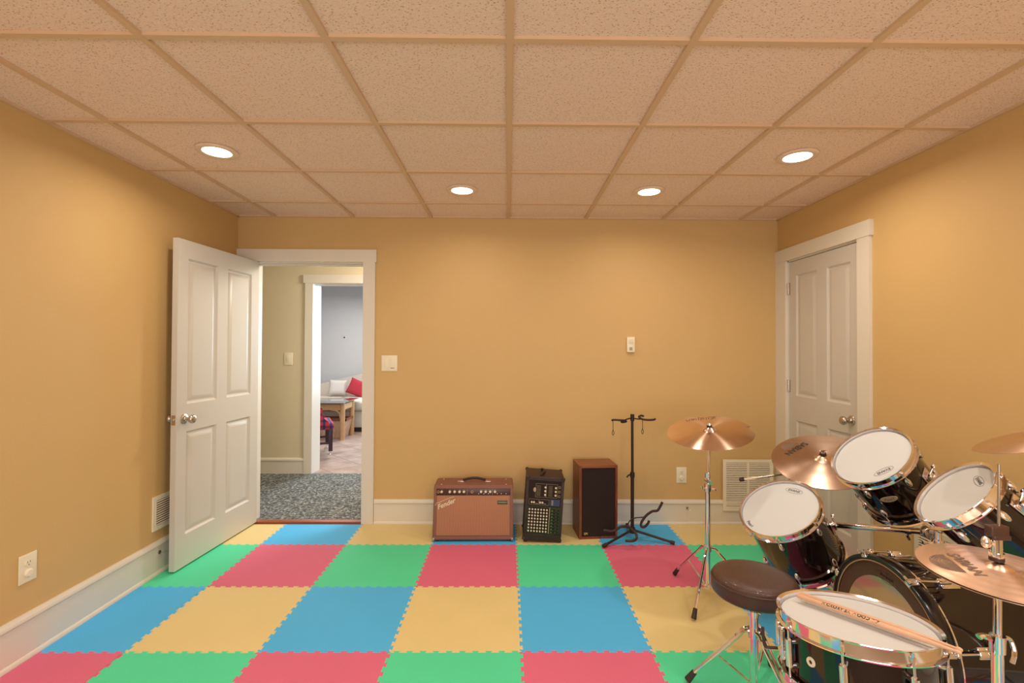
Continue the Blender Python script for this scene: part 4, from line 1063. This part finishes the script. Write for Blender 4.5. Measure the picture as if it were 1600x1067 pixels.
s1, L1 = stick('pale wood drumstick lying nearer the camera on the snare, with dark printed lettering', on_head(.862, 1.436, .019), on_head(1.050, 1.112, .019))
s2, L2 = stick('plain pale wood drumstick on the snare, the one farther from the camera', on_head(.879, 1.446, .019), on_head(1.064, 1.124, .019))
v, f = text_geo('HICKORY 5A WOOD TIP', .0125, ext=0, bold=.0005)
for (o, L, w_) in ((s1, L1, 1),):
    q = MB(); mi = o.matrix_world.inverted().to_3x3(); zdir = (mi @ Vector((-.25, -.55, .8))); zdir.z = 0; zdir.normalize()
    ax = Vector((0, 0, 1)); sd = zdir.cross(ax)
    vv = []
    for p in v:
        th_ = p.y/.0073; rad = .00755
        vv.append(zdir*rad*math.cos(th_) + sd*rad*math.sin(th_) + Vector((0, 0, L*.38)) + Vector((0, 0, 1))*p.x)
    q.add(vv, f); q.build('printed_lettering', 'print_black', o)

# ------------------------------------------------------------------ hi-hat
HHC = Vector((1.347, 1.315, .782)); HHN = Vector((.003, -.039, .999)).normalized(); HR = .178
hat, HM = cymbal('hi_hat_cymbal', 'top cymbal of the hi-hat with a large grey printed name, right edge of the photo', HHC-HHN*.012, HHN, HR, 'hat_bronze', 'hat')
pt = HHC + Vector((-.0700, .026, 0)); dr = Vector((-.29, -.957, 0)).normalized()
cym_text(hat, 'SABIAN', .040, HR, 'hat', local_of(HM, pt), local_ang(HM, pt, dr), 'print_grey', bold=.0010)
pe = pt - HHN.cross(dr).normalized()*.024
cym_dome(hat, HR, 'hat', local_of(HM, pe), local_ang(HM, pe, dr), .056, 'print_grey', 8)
hatb, _ = cymbal('hi_hat_cymbal', 'bottom cymbal of the hi-hat, upside down just under the top one', HHC-HHN*.016, -HHN, HR, 'hat_bronze', 'hatb')
HX, HYY = 1.342, 1.318
S0 = Vector((HX, HYY, 0))
hs = thing('hi_hat_stand', 'chrome hi-hat stand with a thin upright rod at the right edge of the photo', 'hi-hat stand', S0)
MB().cyl((HX, HYY, .03), (HX, HYY, .58), .0135).build('lower_tube', 'chrome', hs, S0)
MB().cyl((HX, HYY, .57), (HX+.002, HYY, .765), .0095).build('upper_tube', 'chrome', hs, S0)
MB().cyl((HX, HYY, .06), (HX+.006, HYY-.002, 1.065), .0034).build('pull_rod', 'satin_nickel', hs, S0)
mb = MB().cyl((HX, HYY, .555), (HX, HYY, .60), .018); mb.tube([(HX+.015, HYY, .59), (HX+.034, HYY, .588), (HX+.036, HYY-.01, .56), (HX+.03, HYY-.01, .53)], .006, 8, 3); mb.tube([(HX-.01, HYY, .585), (HX-.03, HYY+.01, .592), (HX-.042, HYY+.01, .588)], .008, 8, 3); mb.build('tube_clamp', 'chrome', hs, S0)
cz = .806
mb = MB().cyl((HX, HYY, cz+.012), (HX, HYY, cz+.058), .0125); mb.cyl((HX, HYY, cz+.006), (HX, HYY, cz+.018), .0165); mb.sph((HX-.028, HYY, cz+.046), .013, 1, .8, 1.3); mb.cyl((HX-.028, HYY, cz+.046), (HX, HYY, cz+.046), .006); mb.build('clutch', 'chrome', hs, S0)
MB().cyl((HX, HYY, cz-.004), (HX, HYY, cz+.008), .0165).build('felt', 'dark_rubber', hs, S0)
mb = MB().box((HX-.024, HYY-.012, cz+.062), (HX+.026, HYY+.012, cz+.092), bev=.004); mb.box((HX-.018, HYY-.013, cz+.054), (HX+.030, HYY+.013, cz+.066), bev=.003); mb.build('clutch_lever', 'vinyl_brown', hs, S0)
MB().cyl((HX, HYY, .22), (HX, HYY, .25), .020).build('leg_collar', 'chrome', hs, S0)
for f_ in ((1.50, 1.12, 0), (1.16, 1.19, 0), (1.385, 1.50, 0)):
    tripod_leg(hs, S0, (HX, HYY), f_, .235, .05, r=.006, out=.05, zk=.2)
pd = MB().box((HX-.30+.02, HYY-.045, .012), (HX-.05, HYY+.045, .024), bev=.003); pd.build('pedal', 'satin_nickel', hs, S0)

# ------------------------------------------------------------------ drum throne
S0 = Vector((.984, 1.925, 0)); zt = .482
thn = thing('drum_throne', 'round dark brown padded drum throne on a chrome double-braced tripod', 'stool', S0)
M_ = Matrix.Translation((.984, 1.925, 0))
MB().lathe([(0, zt+.006), (.06, zt+.0055), (.11, zt+.004), (.138, zt-.001), (.149, zt-.006), (.155, zt-.014), (.1575, zt-.024), (.158, zt-.062), (.156, zt-.070), (.150, zt-.076), (.14, zt-.078), (0, zt-.078)], 96, M_).build('seat', 'vinyl_brown', thn, S0, smooth=60)
MB().lathe([(.1565, zt-.019), (.1592, zt-.021), (.1592, zt-.0245), (.1565, zt-.0265)], 96, M_, closed=True).build('piping', 'vinyl_brown', thn, S0)
MB().cyl((.984, 1.925, .035), (.984, 1.925, .33), .0165).build('outer_tube', 'chrome', thn, S0)
MB().cyl((.984, 1.925, .30), (.984, 1.925, zt-.075), .0125).build('seat_post', 'chrome', thn, S0)
MB().cyl((.984, 1.925, zt-.098), (.984, 1.925, zt-.076), .03).build('seat_bracket', 'dark_rubber', thn, S0)
mb = MB().cyl((.984, 1.925, .318), (.984, 1.925, .338), .019); mb.cyl((.984, 1.925, .335), (1.004, 1.905, .335), .005); mb.cyl((.984, 1.925, .355), (1.006, 1.917, .357), .0035); mb.build('height_collar', 'chrome', thn, S0)
MB().cyl((.984, 1.925, .235), (.984, 1.925, .268), .024).build('leg_collar', 'chrome', thn, S0)
for f_ in ((.750, 2.005, 0), (1.150, 2.100, 0), (1.055, 1.685, 0)):
    tripod_leg(thn, S0, (.984, 1.925), f_, .262, .055, r=.0062, dbl=.0105, out=.062, zk=.226, foot=.014)

# ------------------------------------------------------------------ sitting room
S0 = Vector((-2.62, 8.3, 0))
sf = thing('sofa', 'cream upholstered sofa against the far wall, seen through both doorways', 'sofa', S0)
b_ = MB().box((-3.9, 7.86, .07), (-1.75, 8.9, .34), bev=.02); b_.build('base', 'sofa_cloth', sf, S0)
MB().box((-3.9, 7.87, .004), (-1.75, 8.85, .07)).build('plinth', 'print_black', sf, S0)
for x0, x1 in ((-3.85, -2.86), (-2.85, -1.80)):
    MB().box((x0, 7.80, .345), (x1, 8.68, .51), bev=.05).build('seat_cushion', 'sofa_cloth', sf, S0)
# camel back that rises to the right
bk = MB(); P = []
xs_ = [-3.9+.1*i for i in range(22)]
poly = [(-3.9, .34)] + [(x, .69+.20*max(0, min(1, (x+3.45)/.8))) for x in xs_] + [(-1.75, .34)]
bk.prism(poly, 0, .24, on_frame((0, 8.94, 0), (1, 0, 0), (0, 0, 1), (0, -1, 0))); bk.build('backrest', 'sofa_cloth', sf, S0)
MB().box((-1.86, 7.84, .30), (-1.66, 8.85, .66), bev=.07).build('armrest', 'sofa_cloth', sf, S0)
def pillow(label, m, c, w, h, t_, rz, tilt, roll=0):
    M = Matrix.Translation(c) @ Matrix.Rotation(rz, 4, 'Z') @ Matrix.Rotation(tilt, 4, 'X') @ Matrix.Rotation(roll, 4, 'Y')
    o = bpy.data.objects.new('throw_pillow', None)
    bm = bmesh.new(); bmesh.ops.create_grid(bm, x_segments=16, y_segments=16, size=1)
    mb = MB(); vs = []; fs = []; n = 17
    for s_ in (1, -1):
        b0 = len(vs)
        for i in range(n):
            for j in range(n):
                u = -1+2*i/(n-1); v_ = -1+2*j/(n-1)
                k_ = (1-u**4)*(1-v_**4); vs.append((u*w/2*(1-.06*(1-v_*v_)), s_*t_/2*k_**.5, v_*h/2*(1-.06*(1-u*u))))
        for i in range(n-1):
            for j in range(n-1): fs.append([b0+i*n+j, b0+(i+1)*n+j, b0+(i+1)*n+j+1, b0+i*n+j+1])
    bm.free()
    q = MB().add(vs, fs).build('throw_pillow', m); bpy.data.objects.remove(o); q.matrix_world = M
    tag(q, label, 'pillow', 'pillows on the sofa')
pillow('cream pillow on the sofa left of the red one', 'cushion_white', (-2.97, 8.50, .665), .30, .27, .14, .2, -.2, .05)
pillow('red pillow leaning on the sofa back', 'cushion_red', (-2.60, 8.46, .655), .38, .28, .14, -.1, -.25, .35)
S0 = Vector((-2.75, 7.45, 0))
tb = thing('side_table', 'light wood table with a dark glass top in front of the sofa', 'table', S0)
MB().box((-3.25, 7.06, .548), (-2.385, 7.80, .560), bev=.003).build('glass_top', 'table_glass', tb, S0)
for x in (-3.13, -2.43):
    for y in (7.17, 7.60): MB().cyl((x, y, .004), (x, y, .548), .036).build('leg', 'table_wood', tb, S0)
ap = MB().box((-3.13, 7.155, .445), (-2.43, 7.185, .53)); ap.box((-3.13, 7.585, .445), (-2.43, 7.615, .53)); ap.box((-3.145, 7.17, .445), (-3.115, 7.60, .53)); ap.box((-2.445, 7.17, .445), (-2.415, 7.60, .53))
ap.build('apron', 'table_wood', tb, S0)
MB().tube([(-2.46, 7.16, .33), (-2.475, 7.16, .40), (-2.53, 7.16, .44), (-2.60, 7.16, .45)], .012, 8, 4).build('corner_brace', 'table_wood', tb, S0)
S0 = Vector((-2.62, 7.40, .004))
bs = thing('waste_basket', 'pale slatted wooden basket standing under the light wood table', 'basket', S0)
MB().add([(-2.78, 7.28, .006), (-2.46, 7.28, .006), (-2.46, 7.52, .006), (-2.78, 7.52, .006), (-2.82, 7.25, .28), (-2.41, 7.25, .28), (-2.41, 7.55, .28), (-2.82, 7.55, .28)], [[0, 1, 2, 3], [0, 1, 5, 4], [1, 2, 6, 5], [2, 3, 7, 6], [3, 0, 4, 7]]).build('basket_body', 'basket_wood', bs, S0)
rm = MB().box((-2.83, 7.24, .27), (-2.40, 7.26, .30)); rm.box((-2.83, 7.54, .27), (-2.40, 7.56, .30)); rm.box((-2.83, 7.24, .27), (-2.81, 7.56, .30)); rm.box((-2.42, 7.24, .27), (-2.40, 7.56, .30)); rm.build('basket_rim', 'threshold_wood', bs, S0)
S0 = Vector((-2.172, 5.985, 0))
ch = thing('armchair', 'red tartan chair on chrome casters beside the doorway of the far room', 'chair', S0)
MB().box((-2.72, 5.96, .36), (-2.135, 6.50, .445), bev=.025).build('seat', 'tartan', ch, S0)
MB().box((-2.80, 5.96, .40), (-2.68, 6.50, .95), bev=.04).build('backrest', 'tartan', ch, S0)
for y in (5.985, 6.475):
    ar = MB().prism([(-2.70, .40), (-2.18, .40), (-2.20, .46), (-2.25, .50), (-2.275, .56), (-2.27, .60), (-2.30, .63), (-2.34, .64), (-2.70, .66)], -.025, .025, on_frame((0, y, 0), (1, 0, 0), (0, 0, 1), (0, -1, 0)))
    ar.cyl((-2.305, y-.035, .605), (-2.305, y+.035, .605), .037); ar.build('armrest', 'tartan', ch, S0)
for x in (-2.68, -2.172):
    for y in (5.99, 6.46):
        l_ = MB().box((x-.023, y-.023, .095), (x+.023, y+.023, .37), bev=.004).build('leg', 'dark_wood', ch, S0)
        mb = MB().cyl((x-.018, y-.012, .028), (x-.018, y+.012, .028), .025); mb.cyl((x, y, .05), (x, y, .10), .009); mb.box((x-.02, y-.015, .045), (x+.008, y+.015, .062), bev=.004); mb.build('caster', 'caster_chrome', l_, S0)
MB().cyl((-2.68, 5.99, .195), (-2.172, 5.99, .195), .014).cyl((-2.68, 6.46, .195), (-2.172, 6.46, .195), .014).build('stretcher', 'dark_wood', ch, S0)
ch.rotation_euler = (0, 0, math.radians(25))
wh = wall_thing('wall_hook', 'tiny dark screw left in the pale wall above the sofa', 'wall hook', on_frame((-3.06, 9.10, 1.555), (1, 0, 0), (0, 0, 1), (0, -1, 0)))
MB().cyl((0, 0, 0), (0, 0, .02), .014).build('hook_head', 'print_black', wh)
MB().lathe([(.014, 0), (.03, 0), (.03, .003), (.014, .003)], 20, closed=True).build('hook_plate', 'plastic_white', wh)
